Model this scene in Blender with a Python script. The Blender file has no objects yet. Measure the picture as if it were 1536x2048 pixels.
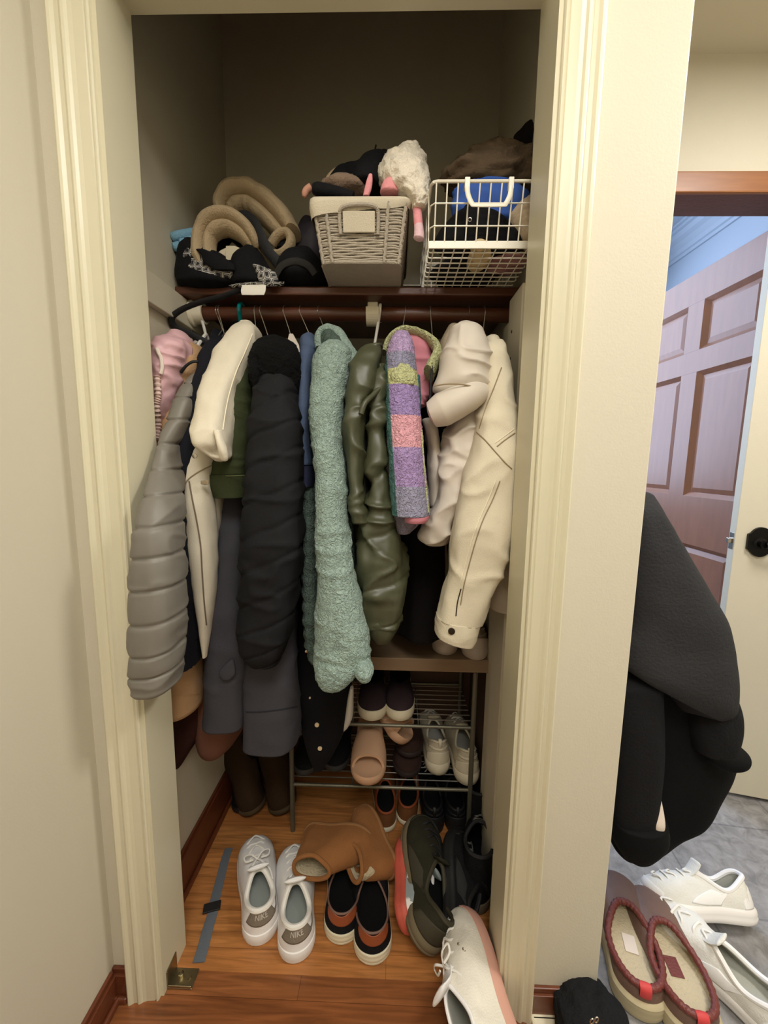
import bpy, bmesh, math, random
import numpy as np
from mathutils import Vector, Matrix, Euler
from mathutils.bvhtree import BVHTree

random.seed(4)
scene = bpy.context.scene
COL = scene.collection
PI = math.pi

# ------------------------------------------------------------------ camera, light, exposure
FPX, CX, CY, CAMZ = 790.0, 768.0, 1024.0, 1.216
YAW, PITCH, ROLL = math.radians(1.44508), math.radians(7.39957), math.radians(0.81903)
_f = np.array([-math.sin(YAW) * math.cos(PITCH), math.cos(YAW) * math.cos(PITCH), -math.sin(PITCH)])
_r0 = np.array([math.cos(YAW), math.sin(YAW), 0.0])
_u0 = np.cross(_r0, _f)
CR = math.cos(ROLL) * _r0 + math.sin(ROLL) * _u0
CU = -math.sin(ROLL) * _r0 + math.cos(ROLL) * _u0
CF = _f

cam_data = bpy.data.cameras.new('camera')
cam = bpy.data.objects.new('camera', cam_data)
COL.objects.link(cam)
cam_data.sensor_fit = 'VERTICAL'
cam_data.sensor_height = 24.0
cam_data.lens = FPX / 2048.0 * 24.0
cam_data.clip_start = 0.02
cam.matrix_world = Matrix(((CR[0], CU[0], -CF[0], 0), (CR[1], CU[1], -CF[1], 0), (CR[2], CU[2], -CF[2], CAMZ), (0, 0, 0, 1)))
scene.camera = cam

world = bpy.data.worlds.new('world')
scene.world = world
world.use_nodes = True
world.node_tree.nodes['Background'].inputs[0].default_value = (1.0, 0.90, 0.76, 1)
world.node_tree.nodes['Background'].inputs[1].default_value = 0.10


def area_light(name, loc, target, size, power, color, shape='DISK', size_y=None):
    d = bpy.data.lights.new(name, 'AREA')
    d.shape = shape
    d.size = size
    if size_y:
        d.size_y = size_y
    d.energy = power
    d.color = color
    o = bpy.data.objects.new(name, d)
    COL.objects.link(o)
    o.location = loc
    dirv = Vector(target) - Vector(loc)
    o.rotation_euler = dirv.to_track_quat('-Z', 'Y').to_euler()
    return o


# the hall's ceiling lamp (just out of frame, above), two added fills (hall bounce, entry side), daylight in the entry
area_light('hall_ceiling_lamp', (0.17, 0.22, 2.40), (0.17, 0.25, 0), 0.24, 3.2, (1.0, 0.95, 0.87))
area_light('hall_bounce_fill', (0.15, -0.55, 2.44), (0.15, -0.55, 0.0), 0.9, 26.0, (1.0, 0.975, 0.935))  # unseen soft fill added for the hall's bounced light
area_light('entry_side_fill', (1.25, 0.50, 2.44), (1.25, 0.50, 0.0), 0.5, 24.0, (1.0, 0.965, 0.91))  # unseen fill added to brighten the left wall and the entry
area_light('entry_daylight', (0.45, 2.7, 1.75), (1.15, 1.0, 0.35), 1.1, 36.0, (0.58, 0.73, 1.0), 'RECTANGLE', 1.8)

scene.view_settings.view_transform = 'Standard'
scene.view_settings.look = 'None'
scene.view_settings.exposure = 0.14
scene.view_settings.gamma = 1.0
scene.view_settings.use_curve_mapping = False


# ------------------------------------------------------------------ helpers
def P(px, py, Y=None, X=None, Z=None):
    """point in the room seen at photograph position (px, py), on the plane Y=, X= or Z="""
    r = CR * ((px - CX) / FPX) - CU * ((py - CY) / FPX) + CF
    if Y is not None:
        s = Y / r[1]
    elif X is not None:
        s = X / r[0]
    else:
        s = (Z - CAMZ) / r[2]
    return np.array([r[0] * s, r[1] * s, CAMZ + r[2] * s])


def lin(c):
    return tuple(((v / 255.0) / 12.92 if v / 255.0 <= 0.04045 else ((v / 255.0 + 0.055) / 1.055) ** 2.4) for v in c)


MATS = {}
WROOT = set()      # things whose parts are written in room coordinates


def mat(name, rgb, rough=0.85, metal=0.0, var=0.0, vscale=6.0, bump=0.0, bscale=200.0, sheen=0.0, coat=0.0, spec=0.5,
        distort=0.0, kind='noise', stretch=None, bdist=0.004):
    if name in MATS:
        return MATS[name]
    if rough >= 0.8 and spec == 0.5:
        spec = 0.18
    m = bpy.data.materials.new(name)
    m.use_nodes = True
    nt = m.node_tree
    b = nt.nodes['Principled BSDF']
    c = lin(rgb)
    b.inputs['Base Color'].default_value = (*c, 1)
    b.inputs['Roughness'].default_value = rough
    b.inputs['Metallic'].default_value = metal
    b.inputs['Specular IOR Level'].default_value = spec
    if sheen:
        b.inputs['Sheen Weight'].default_value = sheen
        b.inputs['Sheen Roughness'].default_value = 0.5
        b.inputs['Sheen Tint'].default_value = (*[min(1, x * 1.4 + 0.02) for x in c], 1)
    if coat:
        b.inputs['Coat Weight'].default_value = coat
    tc = nt.nodes.new('ShaderNodeTexCoord')
    src = tc.outputs['Object']
    if stretch:
        mp = nt.nodes.new('ShaderNodeMapping')
        mp.inputs['Scale'].default_value = stretch
        nt.links.new(src, mp.inputs['Vector'])
        src = mp.outputs['Vector']
    if var:
        n = nt.nodes.new('ShaderNodeTexNoise')
        n.inputs['Scale'].default_value = vscale
        n.inputs['Detail'].default_value = 4
        nt.links.new(src, n.inputs['Vector'])
        mx = nt.nodes.new('ShaderNodeMix')
        mx.data_type = 'RGBA'
        mx.inputs[6].default_value = (*[x * (1 - var) for x in c], 1)
        mx.inputs[7].default_value = (*[min(1, x * (1 + var)) for x in c], 1)
        nt.links.new(n.outputs['Fac'], mx.inputs[0])
        nt.links.new(mx.outputs[2], b.inputs['Base Color'])
    if bump:
        if kind == 'voronoi':
            t = nt.nodes.new('ShaderNodeTexVoronoi')
            t.inputs['Scale'].default_value = bscale
            out = t.outputs['Distance']
        else:
            t = nt.nodes.new('ShaderNodeTexNoise')
            t.inputs['Scale'].default_value = bscale
            t.inputs['Detail'].default_value = 2
            t.inputs['Distortion'].default_value = distort
            out = t.outputs['Fac']
        nt.links.new(src, t.inputs['Vector'])
        bp = nt.nodes.new('ShaderNodeBump')
        bp.inputs['Strength'].default_value = bump
        bp.inputs['Distance'].default_value = bdist
        nt.links.new(out, bp.inputs['Height'])
        nt.links.new(bp.outputs['Normal'], b.inputs['Normal'])
    MATS[name] = m
    return m


def link_mesh(name, verts, faces, material, parent=None, smooth=True):
    me = bpy.data.meshes.new(name)
    me.from_pydata([tuple(map(float, v)) for v in verts], [], [tuple(map(int, f)) for f in faces])
    me.update()
    if smooth:
        me.polygons.foreach_set('use_smooth', [True] * len(me.polygons))
    o = bpy.data.objects.new(name, me)
    COL.objects.link(o)
    if material is not None:
        me.materials.append(material)
    if parent is not None:
        o.parent = parent
        if parent.name in WROOT:
            o.matrix_parent_inverse = Matrix.Translation(-parent.location)
    return o


class MB:
    """collects simple shapes of ONE part into one mesh"""

    def __init__(self):
        self.v, self.f = [], []

    def add(self, verts, faces):
        n = len(self.v)
        self.v += [tuple(v) for v in verts]
        self.f += [tuple(i + n for i in f) for f in faces]
        return self

    def box(self, lo, hi, bevel=0.0, R=None):
        bm = bmesh.new()
        bmesh.ops.create_cube(bm, size=1)
        c = [(a + b) / 2 for a, b in zip(lo, hi)]
        s = [abs(b - a) for a, b in zip(lo, hi)]
        for v in bm.verts:
            v.co = Vector((v.co.x * s[0], v.co.y * s[1], v.co.z * s[2]))
        if bevel:
            bmesh.ops.bevel(bm, geom=bm.edges[:], offset=bevel, segments=2, affect='EDGES', profile=0.5)
        for v in bm.verts:
            co = v.co if R is None else R @ v.co
            v.co = co + Vector(c)
        bm.verts.index_update()
        self.add([v.co[:] for v in bm.verts], [[v.index for v in f.verts] for f in bm.faces])
        bm.free()
        return self

    def tube(self, pts, r, n=10, closed=False, flat=None, up=(0, 0, 1)):
        pts = np.array(pts, float)
        m = len(pts)
        rr = np.broadcast_to(np.array(r, float), (m,))
        vs, fs = [], []
        prev = None
        for i in range(m):
            if closed:
                t = pts[(i + 1) % m] - pts[i - 1]
            else:
                t = pts[min(i + 1, m - 1)] - pts[max(i - 1, 0)]
            t = t / (np.linalg.norm(t) + 1e-12)
            if prev is None:
                a = np.array(up, float)
                if abs(a @ t) > 0.95:
                    a = np.array([1.0, 0, 0])
            else:
                a = prev
            a = a - (a @ t) * t
            a /= np.linalg.norm(a) + 1e-12
            prev = a
            bb = np.cross(t, a)
            for k in range(n):
                th = 2 * PI * k / n
                if flat:
                    vs.append(pts[i] + a * math.cos(th) * rr[i] * flat + bb * math.sin(th) * rr[i])
                else:
                    vs.append(pts[i] + (a * math.cos(th) + bb * math.sin(th)) * rr[i])
        seg = m if closed else m - 1
        for i in range(seg):
            for k in range(n):
                j = (i + 1) % m
                fs.append((i * n + k, i * n + (k + 1) % n, j * n + (k + 1) % n, j * n + k))
        if not closed:
            fs.append(tuple(range(n - 1, -1, -1)))
            fs.append(tuple((m - 1) * n + k for k in range(n)))
        return self.add(vs, fs)

    def prism(self, poly, axis, a, b):
        """extrude a polygon (2D pts) along an axis between a and b"""
        n = len(poly)
        idx = {'x': (1, 2, 0), 'y': (0, 2, 1), 'z': (0, 1, 2)}[axis]
        vs = []
        for d in (a, b):
            for p in poly:
                v = [0, 0, 0]
                v[idx[0]], v[idx[1]], v[idx[2]] = p[0], p[1], d
                vs.append(v)
        fs = [tuple(range(n)), tuple(range(2 * n - 1, n - 1, -1))]
        fs += [(i, (i + 1) % n, n + (i + 1) % n, n + i) for i in range(n)]
        return self.add(vs, fs)

    def lathe(self, prof, center, axis='z', n=24):
        vs, fs = [], []
        m = len(prof)
        for (r, h) in prof:
            for k in range(n):
                th = 2 * PI * k / n
                a, b = r * math.cos(th), r * math.sin(th)
                v = {'z': (a, b, h), 'y': (a, h, b), 'x': (h, a, b)}[axis]
                vs.append([v[i] + center[i] for i in range(3)])
        for i in range(m - 1):
            for k in range(n):
                fs.append((i * n + k, i * n + (k + 1) % n, (i + 1) * n + (k + 1) % n, (i + 1) * n + k))
        fs.append(tuple(range(n - 1, -1, -1)))
        fs.append(tuple((m - 1) * n + k for k in range(n)))
        return self.add(vs, fs)

    def build(self, name, material, parent=None, smooth=False, autosmooth=True):
        me = bpy.data.meshes.new(name)
        me.from_pydata([tuple(map(float, v)) for v in self.v], [], self.f)
        bm = bmesh.new()
        bm.from_mesh(me)
        bmesh.ops.recalc_face_normals(bm, faces=bm.faces[:])
        bm.to_mesh(me)
        bm.free()
        if smooth:
            me.polygons.foreach_set('use_smooth', [True] * len(me.polygons))
            if autosmooth:
                me.set_sharp_from_angle(angle=math.radians(40))
        me.materials.append(material)
        o = bpy.data.objects.new(name, me)
        COL.objects.link(o)
        if parent is not None:
            o.parent = parent
            if parent.name in WROOT:
                o.matrix_parent_inverse = Matrix.Translation(-parent.location)
        return o


def empty(name, label, cat, loc=(0, 0, 0), group=None, rot=None):
    o = bpy.data.objects.new(name, None)
    COL.objects.link(o)
    o.empty_display_size = 0.05
    o.location = loc
    if rot:
        o.rotation_euler = rot
    tag(o, label, cat, group)
    return o


def wempty(name, label, cat, loc, group=None):
    o = empty(name, label, cat, tuple(float(v) for v in loc), group)
    WROOT.add(o.name)
    return o


def tag(o, label, cat, group=None):
    o['label'] = label
    o['category'] = cat
    if group:
        o['group'] = group
    return o


def struct(o):
    o['kind'] = 'structure'
    return o


def part(o, label):
    o['label'] = label
    return o


# --- smooth numpy noise
_rng = np.random.RandomState(11)
_T = _rng.rand(32, 32, 32)


def vnoise(p):
    p = np.asarray(p, float)
    i = np.floor(p).astype(int)
    f = p - i
    f = f * f * (3 - 2 * f)
    out = 0
    for dx in (0, 1):
        for dy in (0, 1):
            for dz in (0, 1):
                w = (f[..., 0] if dx else 1 - f[..., 0]) * (f[..., 1] if dy else 1 - f[..., 1]) * (f[..., 2] if dz else 1 - f[..., 2])
                out = out + w * _T[(i[..., 0] + dx) % 32, (i[..., 1] + dy) % 32, (i[..., 2] + dz) % 32]
    return out * 2 - 1


def fbm(p, o=3):
    p = np.asarray(p, float)
    s, a = 0, 1.0
    for k in range(o):
        s = s + a * vnoise(p * (2 ** k) + 7.3 * k)
        a *= 0.5
    return s


def crom(K, n):
    """Catmull-Rom through control rows K (m x d), n samples"""
    K = np.array(K, float)
    m = len(K)
    t = np.linspace(0, m - 1, n)
    i = np.clip(t.astype(int), 0, m - 2)
    f = (t - i)[:, None]
    p0, p1, p2, p3 = K[np.maximum(i - 1, 0)], K[i], K[i + 1], K[np.minimum(i + 2, m - 1)]
    return 0.5 * (2 * p1 + (p2 - p0) * f + (2 * p0 - 5 * p1 + 4 * p2 - p3) * f ** 2 + (3 * p1 - p0 - 3 * p2 + p3) * f ** 3)


def loft(name, rows, material, parent=None, seg=44, n=None, p=2.3, disp=None, dome=(0.5, 0.35)):
    """hanging cloth volume: rows (cx, cy, cz, a, b[, tilt]) of horizontal rounded sections, smoothed,
    with rounded ends and a fold / quilting displacement"""
    src = getattr(rows, 'src', None)
    rows = np.array(rows, float)
    if rows.shape[1] == 5:
        rows = np.hstack([rows, np.zeros((len(rows), 1))])
    n = n or max(30, 7 * len(rows))
    R = crom(rows, n)
    # rounded ends
    top, bot = R[0].copy(), R[-1].copy()
    dirt = (R[0, :3] - R[1, :3])
    dirt = dirt / (np.linalg.norm(dirt) + 1e-9)
    dirb = (R[-1, :3] - R[-2, :3])
    dirb = dirb / (np.linalg.norm(dirb) + 1e-9)
    ends_t, ends_b = [], []
    for s in (0.25, 0.5, 0.75, 0.93):
        q = top.copy()
        q[3:5] *= math.sqrt(1 - s * s)
        q[:3] = top[:3] + dirt * s * min(top[3], top[4]) * dome[0]
        ends_t.append(q)
        q = bot.copy()
        q[3:5] *= math.sqrt(1 - s * s)
        q[:3] = bot[:3] + dirb * s * min(bot[3], bot[4]) * dome[1]
        ends_b.append(q)
    R = np.vstack([ends_t[::-1], R, ends_b])
    m = len(R)
    th = np.linspace(0, 2 * PI, seg, endpoint=False)
    c, s = np.cos(th), np.sin(th)
    ex = 2.0 / p
    rx = np.sign(c) * np.abs(c) ** ex
    ry = np.sign(s) * np.abs(s) ** ex
    X = R[:, 0:1] + R[:, 3:4] * rx
    Yv = R[:, 1:2] + R[:, 4:5] * ry
    Z = R[:, 2:3] + R[:, 5:6] * rx
    pos = np.stack([X, Yv, Z + 0 * X], -1)
    nx, ny = c[None, :] / np.maximum(R[:, 3:4], 1e-3), s[None, :] / np.maximum(R[:, 4:5], 1e-3)
    ln = np.sqrt(nx ** 2 + ny ** 2)
    nrm = np.stack([nx / ln, ny / ln, 0 * nx], -1)
    if disp is not None:
        v = np.clip((np.arange(m) - 4) / (m - 9.0), 0, 1)[:, None] + 0 * th[None, :]
        u = th[None, :] + 0 * v
        fade = np.minimum(1, np.minimum(R[:, 3:4], R[:, 4:5]) / 0.02)
        pos = pos + nrm * (disp(u, v, pos) * fade)[..., None]
    V = pos.reshape(-1, 3)
    F = []
    for i in range(m - 1):
        a = i * seg + np.arange(seg)
        b = i * seg + (np.arange(seg) + 1) % seg
        F += list(zip(a, a + seg, b + seg, b))
    V = np.vstack([V, R[0, :3] + dirt * 0.001, R[-1, :3] + dirb * 0.001])
    t0, b0 = len(V) - 2, len(V) - 1
    for k in range(seg):
        F.append((t0, k, (k + 1) % seg))
        F.append((b0, (m - 1) * seg + (k + 1) % seg, (m - 1) * seg + k))
    o = link_mesh(name, V, F, material, parent)
    if src is not None:
        SRC[id(src)] = (src, V, F, None)
    return o


SRC = {}


class Rows(list):
    src = None


def px_rows(rows):
    """rows given as (y, x_left, x_right, Y, b[, dy]) seen in the photograph -> world sections;
    dy: how much lower the right end of the section sits"""
    out = Rows()
    out.src = rows
    for row in rows:
        y, xl, xr, Y, b = row[:5]
        dy = row[5] if len(row) > 5 else 0
        A, B = P(xl, y - dy / 2, Y=Y), P(xr, y + dy / 2, Y=Y)
        c = (A + B) / 2
        out.append((c[0], Y, c[2], max(0.004, (B[0] - A[0]) / 2), b, (B[2] - A[2]) / 2))
    return out


# displacement recipes for cloth
def folds(amp=0.004, sc=(14, 14, 5), seed=0.0, fine=0.0):
    def d(u, v, p):
        q = p * np.array(sc) + seed
        r = amp * fbm(q, 3)
        if fine:
            r = r + fine * vnoise(p * 60 + seed)
        return r
    return d


def ridged(amp=0.006, sc=(10, 10, 22), seed=0.0):
    """sharp pulled creases, lying mostly across the length"""
    def d(u, v, p):
        q = p * np.array(sc) + seed
        w = q + 0.8 * np.stack([vnoise(q * 0.7 + 3), vnoise(q * 0.7 + 9), vnoise(q * 0.7 + 5)], -1)
        r = 1 - np.abs(vnoise(w))
        return amp * (r ** 3) * 1.2 - amp * 0.5
    return d


def quilt(k, amp=0.008, slant=0.0, seed=0.0, phase=0.0, wr=0.003):
    def d(u, v, p):
        t = v * k + slant * np.cos(u) + phase + 0.07 * vnoise(p * 9 + seed)
        s = np.abs(np.sin(PI * t))
        return amp * (0.8 * (1 - np.exp(-(s / 0.16) ** 2)) + 0.3 * s - 0.9) + wr * fbm(p * np.array([26, 26, 14]) + seed, 2)
    return d


def addd(*ds):
    return lambda u, v, p: sum(d(u, v, p) for d in ds)


def pxpath(pts, n=None):
    """photograph positions (px, py, Y) -> smoothed path in the room"""
    K = [P(x, y, Y=Y) for (x, y, Y) in pts]
    return crom(K, n or max(8, 6 * len(K)))


def blob(name, c, r, material, parent=None, amp=0.01, sc=12.0, p=2.2, seed=0.0, seg=36, n=26, rot=None, flatbot=False, ridge=0.0):
    """crumpled rounded lump of cloth"""
    c, r = np.array(c, float), np.array(r, float)
    th = np.linspace(0, 2 * PI, seg, endpoint=False)
    ph = np.linspace(-PI / 2, PI / 2, n)
    ex = 2.0 / p
    f = lambda v: np.sign(v) * np.abs(v) ** ex
    V = []
    U = np.stack([f(np.cos(ph))[:, None] * f(np.cos(th))[None], f(np.cos(ph))[:, None] * f(np.sin(th))[None],
                  f(np.sin(ph))[:, None] + 0 * th[None]], -1)
    Q = U * r
    nn = U / (np.linalg.norm(U, axis=-1, keepdims=True) + 1e-9)
    d = amp * fbm((Q + c) * sc + seed, 3)
    if ridge:
        q = (Q + c) * sc * 1.3 + seed
        d = d + ridge * ((1 - np.abs(vnoise(q + 0.7 * vnoise(q)[..., None]))) ** 3 - 0.4)
    Q = Q + nn * d[..., None]
    if flatbot:
        Q[..., 2] = np.maximum(Q[..., 2], -r[2] * 0.8)
    Q = Q.reshape(-1, 3)
    if rot is not None:
        Rm = np.array(Euler(rot).to_matrix())
        Q = Q @ Rm.T
    Q = Q + c
    F = []
    for i in range(n - 1):
        for k in range(seg):
            F.append((i * seg + k, i * seg + (k + 1) % seg, (i + 1) * seg + (k + 1) % seg, (i + 1) * seg + k))
    return link_mesh(name, Q, F, material, parent)


def ribbon(name, pts, w, t, material, parent=None, up=(0, 0, 1), round_=False):
    """flat strap along pts, w half width, t half thickness"""
    b = MB()
    b.tube(pts, w, 12 if round_ else 8, flat=t / w, up=up)
    return b.build(name, material, parent, smooth=True)

# ------------------------------------------------------------------ setting: materials
def paint(name, rgb, rough=0.55):
    return mat(name, rgb, rough, var=0.025, vscale=3.0, bump=0.06, bscale=260.0, spec=0.35)


M_wall = paint('cream wall paint', (208, 201, 181))
M_closet = paint('closet wall paint', (204, 196, 174))
M_trim = mat('cream gloss trim', (212, 205, 177), 0.33, var=0.02, vscale=5, spec=0.5)
M_ceil = paint('ceiling paint', (214, 206, 184), 0.9)
M_white = paint('white far room paint', (188, 198, 210))
M_darkwood = mat('dark stained wood', (84, 46, 28), 0.36, var=0.35, vscale=7, bump=0.15, bscale=40, stretch=(1.2, 14, 14))
M_brownwood = mat('brown stained trim', (146, 94, 54), 0.35, var=0.3, vscale=6, stretch=(1.5, 12, 12))
M_base = mat('brown stained baseboard', (100, 52, 30), 0.35, var=0.25, vscale=6, stretch=(6, 2, 12))


def plank_mat(name, c1, c2, cm, bw, bh, rough, rot=0.0, off=(0, 0)):
    m = bpy.data.materials.new(name)
    m.use_nodes = True
    nt = m.node_tree
    b = nt.nodes['Principled BSDF']
    b.inputs['Roughness'].default_value = rough
    b.inputs['Specular IOR Level'].default_value = 0.45
    tc = nt.nodes.new('ShaderNodeTexCoord')
    mp = nt.nodes.new('ShaderNodeMapping')
    mp.inputs['Rotation'].default_value = (0, 0, rot)
    mp.inputs['Location'].default_value = (*off, 0)
    nt.links.new(tc.outputs['Object'], mp.inputs['Vector'])
    br = nt.nodes.new('ShaderNodeTexBrick')
    br.inputs['Color1'].default_value = (*lin(c1), 1)
    br.inputs['Color2'].default_value = (*lin(c2), 1)
    br.inputs['Mortar'].default_value = (*lin(cm), 1)
    br.inputs['Scale'].default_value = 1.0
    br.inputs['Brick Width'].default_value = bw
    br.inputs['Row Height'].default_value = bh
    br.inputs['Mortar Size'].default_value = 0.0006
    br.inputs['Mortar Smooth'].default_value = 0.4
    br.offset = 0.37
    nt.links.new(mp.outputs['Vector'], br.inputs['Vector'])
    mp2 = nt.nodes.new('ShaderNodeMapping')
    mp2.inputs['Rotation'].default_value = (0, 0, rot)
    mp2.inputs['Scale'].default_value = (2.2, 34, 10)
    nt.links.new(tc.outputs['Object'], mp2.inputs['Vector'])
    n = nt.nodes.new('ShaderNodeTexNoise')
    n.inputs['Scale'].default_value = 2.2
    n.inputs['Detail'].default_value = 7
    n.inputs['Distortion'].default_value = 1.2
    nt.links.new(mp2.outputs['Vector'], n.inputs['Vector'])
    rp = nt.nodes.new('ShaderNodeValToRGB')
    rp.color_ramp.elements[0].position = 0.3
    rp.color_ramp.elements[0].color = (0.52, 0.50, 0.48, 1)
    rp.color_ramp.elements[1].position = 0.72
    rp.color_ramp.elements[1].color = (1.12, 1.1, 1.08, 1)
    nt.links.new(n.outputs['Fac'], rp.inputs['Fac'])
    mx = nt.nodes.new('ShaderNodeMix')
    mx.data_type = 'RGBA'
    mx.blend_type = 'MULTIPLY'
    mx.inputs[0].default_value = 1.0
    nt.links.new(br.outputs['Color'], mx.inputs[6])
    nt.links.new(rp.outputs['Color'], mx.inputs[7])
    nt.links.new(mx.outputs[2], b.inputs['Base Color'])
    return m


M_oak = plank_mat('closet oak planks', (192, 132, 76), (178, 116, 64), (132, 82, 44), 0.9, 0.083, 0.32)
M_hallwood = plank_mat('hall red oak planks', (146, 92, 54), (132, 80, 46), (92, 54, 30), 1.1, 0.11, 0.28, off=(0.2, 0.03))


def tile_mat():
    m = bpy.data.materials.new('grey slate tile')
    m.use_nodes = True
    nt = m.node_tree
    b = nt.nodes['Principled BSDF']
    b.inputs['Roughness'].default_value = 0.5
    tc = nt.nodes.new('ShaderNodeTexCoord')
    mp = nt.nodes.new('ShaderNodeMapping')
    mp.inputs['Rotation'].default_value = (0, 0, 0.12)
    mp.inputs['Location'].default_value = (0.08, 0.14, 0)
    nt.links.new(tc.outputs['Object'], mp.inputs['Vector'])
    br = nt.nodes.new('ShaderNodeTexBrick')
    br.offset = 0.0
    br.inputs['Color1'].default_value = (*lin((148, 146, 144)), 1)
    br.inputs['Color2'].default_value = (*lin((136, 134, 133)), 1)
    br.inputs['Mortar'].default_value = (*lin((118, 117, 119)), 1)
    br.inputs['Scale'].default_value = 1
    br.inputs['Brick Width'].default_value = 0.42
    br.inputs['Row Height'].default_value = 0.30
    br.inputs['Mortar Size'].default_value = 0.003
    nt.links.new(mp.outputs['Vector'], br.inputs['Vector'])
    n = nt.nodes.new('ShaderNodeTexNoise')
    n.inputs['Scale'].default_value = 26
    n.inputs['Detail'].default_value = 9
    n.inputs['Roughness'].default_value = .62
    n.inputs['Distortion'].default_value = 0.7
    nt.links.new(tc.outputs['Object'], n.inputs['Vector'])
    rp = nt.nodes.new('ShaderNodeValToRGB')
    rp.color_ramp.elements[0].position = 0.36
    rp.color_ramp.elements[0].color = (0.66, 0.66, 0.67, 1)
    rp.color_ramp.elements[1].position = 0.66
    rp.color_ramp.elements[1].color = (1.2, 1.2, 1.22, 1)
    nt.links.new(n.outputs['Fac'], rp.inputs['Fac'])
    mx = nt.nodes.new('ShaderNodeMix')
    mx.data_type = 'RGBA'
    mx.blend_type = 'MULTIPLY'
    mx.inputs[0].default_value = 1
    nt.links.new(br.outputs['Color'], mx.inputs[6])
    nt.links.new(rp.outputs['Color'], mx.inputs[7])
    nt.links.new(mx.outputs[2], b.inputs['Base Color'])
    bp = nt.nodes.new('ShaderNodeBump')
    bp.inputs['Strength'].default_value = 0.5
    bp.inputs['Distance'].default_value = 0.006
    nt.links.new(n.outputs['Fac'], bp.inputs['Height'])
    nt.links.new(bp.outputs['Normal'], b.inputs['Normal'])
    return m


M_tile = tile_mat()

# ------------------------------------------------------------------ setting: shell
JL, JR = -0.504, 0.25          # closet opening between the jamb faces
YF, YB = 0.740, 0.832          # front and back of the wall the opening is cut in
ZT = 2.03                      # underside of the head jamb
CL, CRX, CB = -0.58, 0.318, 1.44   # closet inside: left wall, right wall, back wall
HL, WR = -0.617, 0.465         # hall's left wall, outer corner of the wall on the right


def sbox(name, m, lo, hi, bevel=0.0):
    return struct(MB().box(lo, hi, bevel).build(name, m))


sbox('floor_hall', M_hallwood, (HL, -1.3, -0.06), (0.478, 0.784, 0.0))
sbox('floor_closet', M_oak, (-0.66, 0.784, -0.06), (0.478, CB + 0.02, 0.001))
sbox('floor_entry', M_tile, (0.478, -1.3, -0.06), (2.1, 1.42, -0.001))
sbox('floor_far', M_tile, (0.0, 1.42, -0.06), (1.72, 4.0, -0.003))
sbox('ceiling_hall', M_ceil, (-0.72, -1.3, 2.46), (2.2, YF, 2.52))
sbox('ceiling_entry', M_ceil, (WR, YF, 2.46), (2.2, 1.40, 2.52))
sbox('wall_left', M_wall, (-0.717, -1.3, 0.0), (HL, 0.85, 2.46))
sbox('wall_hall_back', M_wall, (-0.717, -1.36, 0.0), (2.2, -1.3, 2.46))
sbox('wall_front_left', M_wall, (HL, YF, 0.0), (JL - 0.018, YB, 3.1))
sbox('wall_front_right', M_wall, (JR + 0.018, YF, 0.0), (WR, YB, 3.1), 0.003)
sbox('wall_front_top', M_wall, (JL - 0.018, YF, ZT + 0.018), (JR + 0.018, YB, 3.1))
sbox('wall_closet_left', M_closet, (-0.66, YB, 0.0), (CL, CB + 0.06, 3.1))
sbox('wall_closet_right', M_closet, (CRX, YB, 0.0), (WR, CB + 0.06, 3.1))
sbox('wall_closet_back', M_closet, (CL, CB, 0.0), (CRX, CB + 0.06, 3.1))
sbox('ceiling_closet', M_ceil, (-0.66, YB - 0.09, 3.1), (WR, CB + 0.06, 3.16))
# jamb boards lining the opening
sbox('trim_1', M_trim, (JL - 0.018, 0.737, 0.0), (JL, YB + 0.001, ZT + 0.018))
sbox('trim_2', M_trim, (JR, 0.737, 0.0), (JR + 0.018, YB + 0.001, ZT + 0.018))
sbox('trim_3', M_trim, (JL, 0.737, ZT), (JR, YB + 0.001, ZT + 0.018))


def casing(name, x0, x1, z0, z1, mirror=False):
    """moulded door casing: inner bead, flat, cove, outer back band"""
    w = x1 - x0
    prof = [(0, 0), (0, 0.010), (0.03, 0.0125), (0.07, 0.0125), (0.09, 0.0095), (0.12, 0.0095), (0.15, 0.0115), (0.40, 0.013),
            (0.50, 0.015), (0.56, 0.018), (0.62, 0.0195), (0.66, 0.0185), (0.70, 0.0165), (0.80, 0.0175), (0.88, 0.021), (0.94, 0.0225),
            (0.985, 0.021), (1.0, 0.018), (1.0, 0)]
    pts = []
    for (u, d) in prof:
        x = x0 + u * w if not mirror else x1 - u * w
        pts.append((x, YF - d))
    return struct(MB().prism(pts, 'z', z0, z1).build(name, M_trim))


casing('trim_4', -0.577, -0.511, 0.0, 2.11, mirror=True)
casing('trim_5', 0.257, 0.320, 0.0, 2.11)
sbox('trim_6', M_trim, (-0.577, 0.720, ZT + 0.008), (0.320, YF, 2.11), 0.004)


def baseboard(name, lo, hi, axis):
    """stained board with a small stepped cap and a shoe strip"""
    b = MB()
    x0, y0, x1, y1 = *lo, *hi
    h = baseboard.h
    b.box((x0, y0, 0), (x1, y1, h - 0.012), 0.001)
    if axis == '+x':
        b.box((x0, y0, h - 0.012), (x1 - 0.005, y1, h), 0.002)
        b.box((x1, y0, 0), (x1 + 0.010, y1, 0.016), 0.004)
    elif axis == '-y':
        b.box((x0, y0 + 0.005, h - 0.012), (x1, y1, h), 0.002)
        b.box((x0, y0 - 0.010, 0), (x1, y0, 0.016), 0.004)
    elif axis == '+y':
        b.box((x0, y0, h - 0.012), (x1, y1 - 0.005, h), 0.002)
    return struct(b.build(name, M_base))


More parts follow.
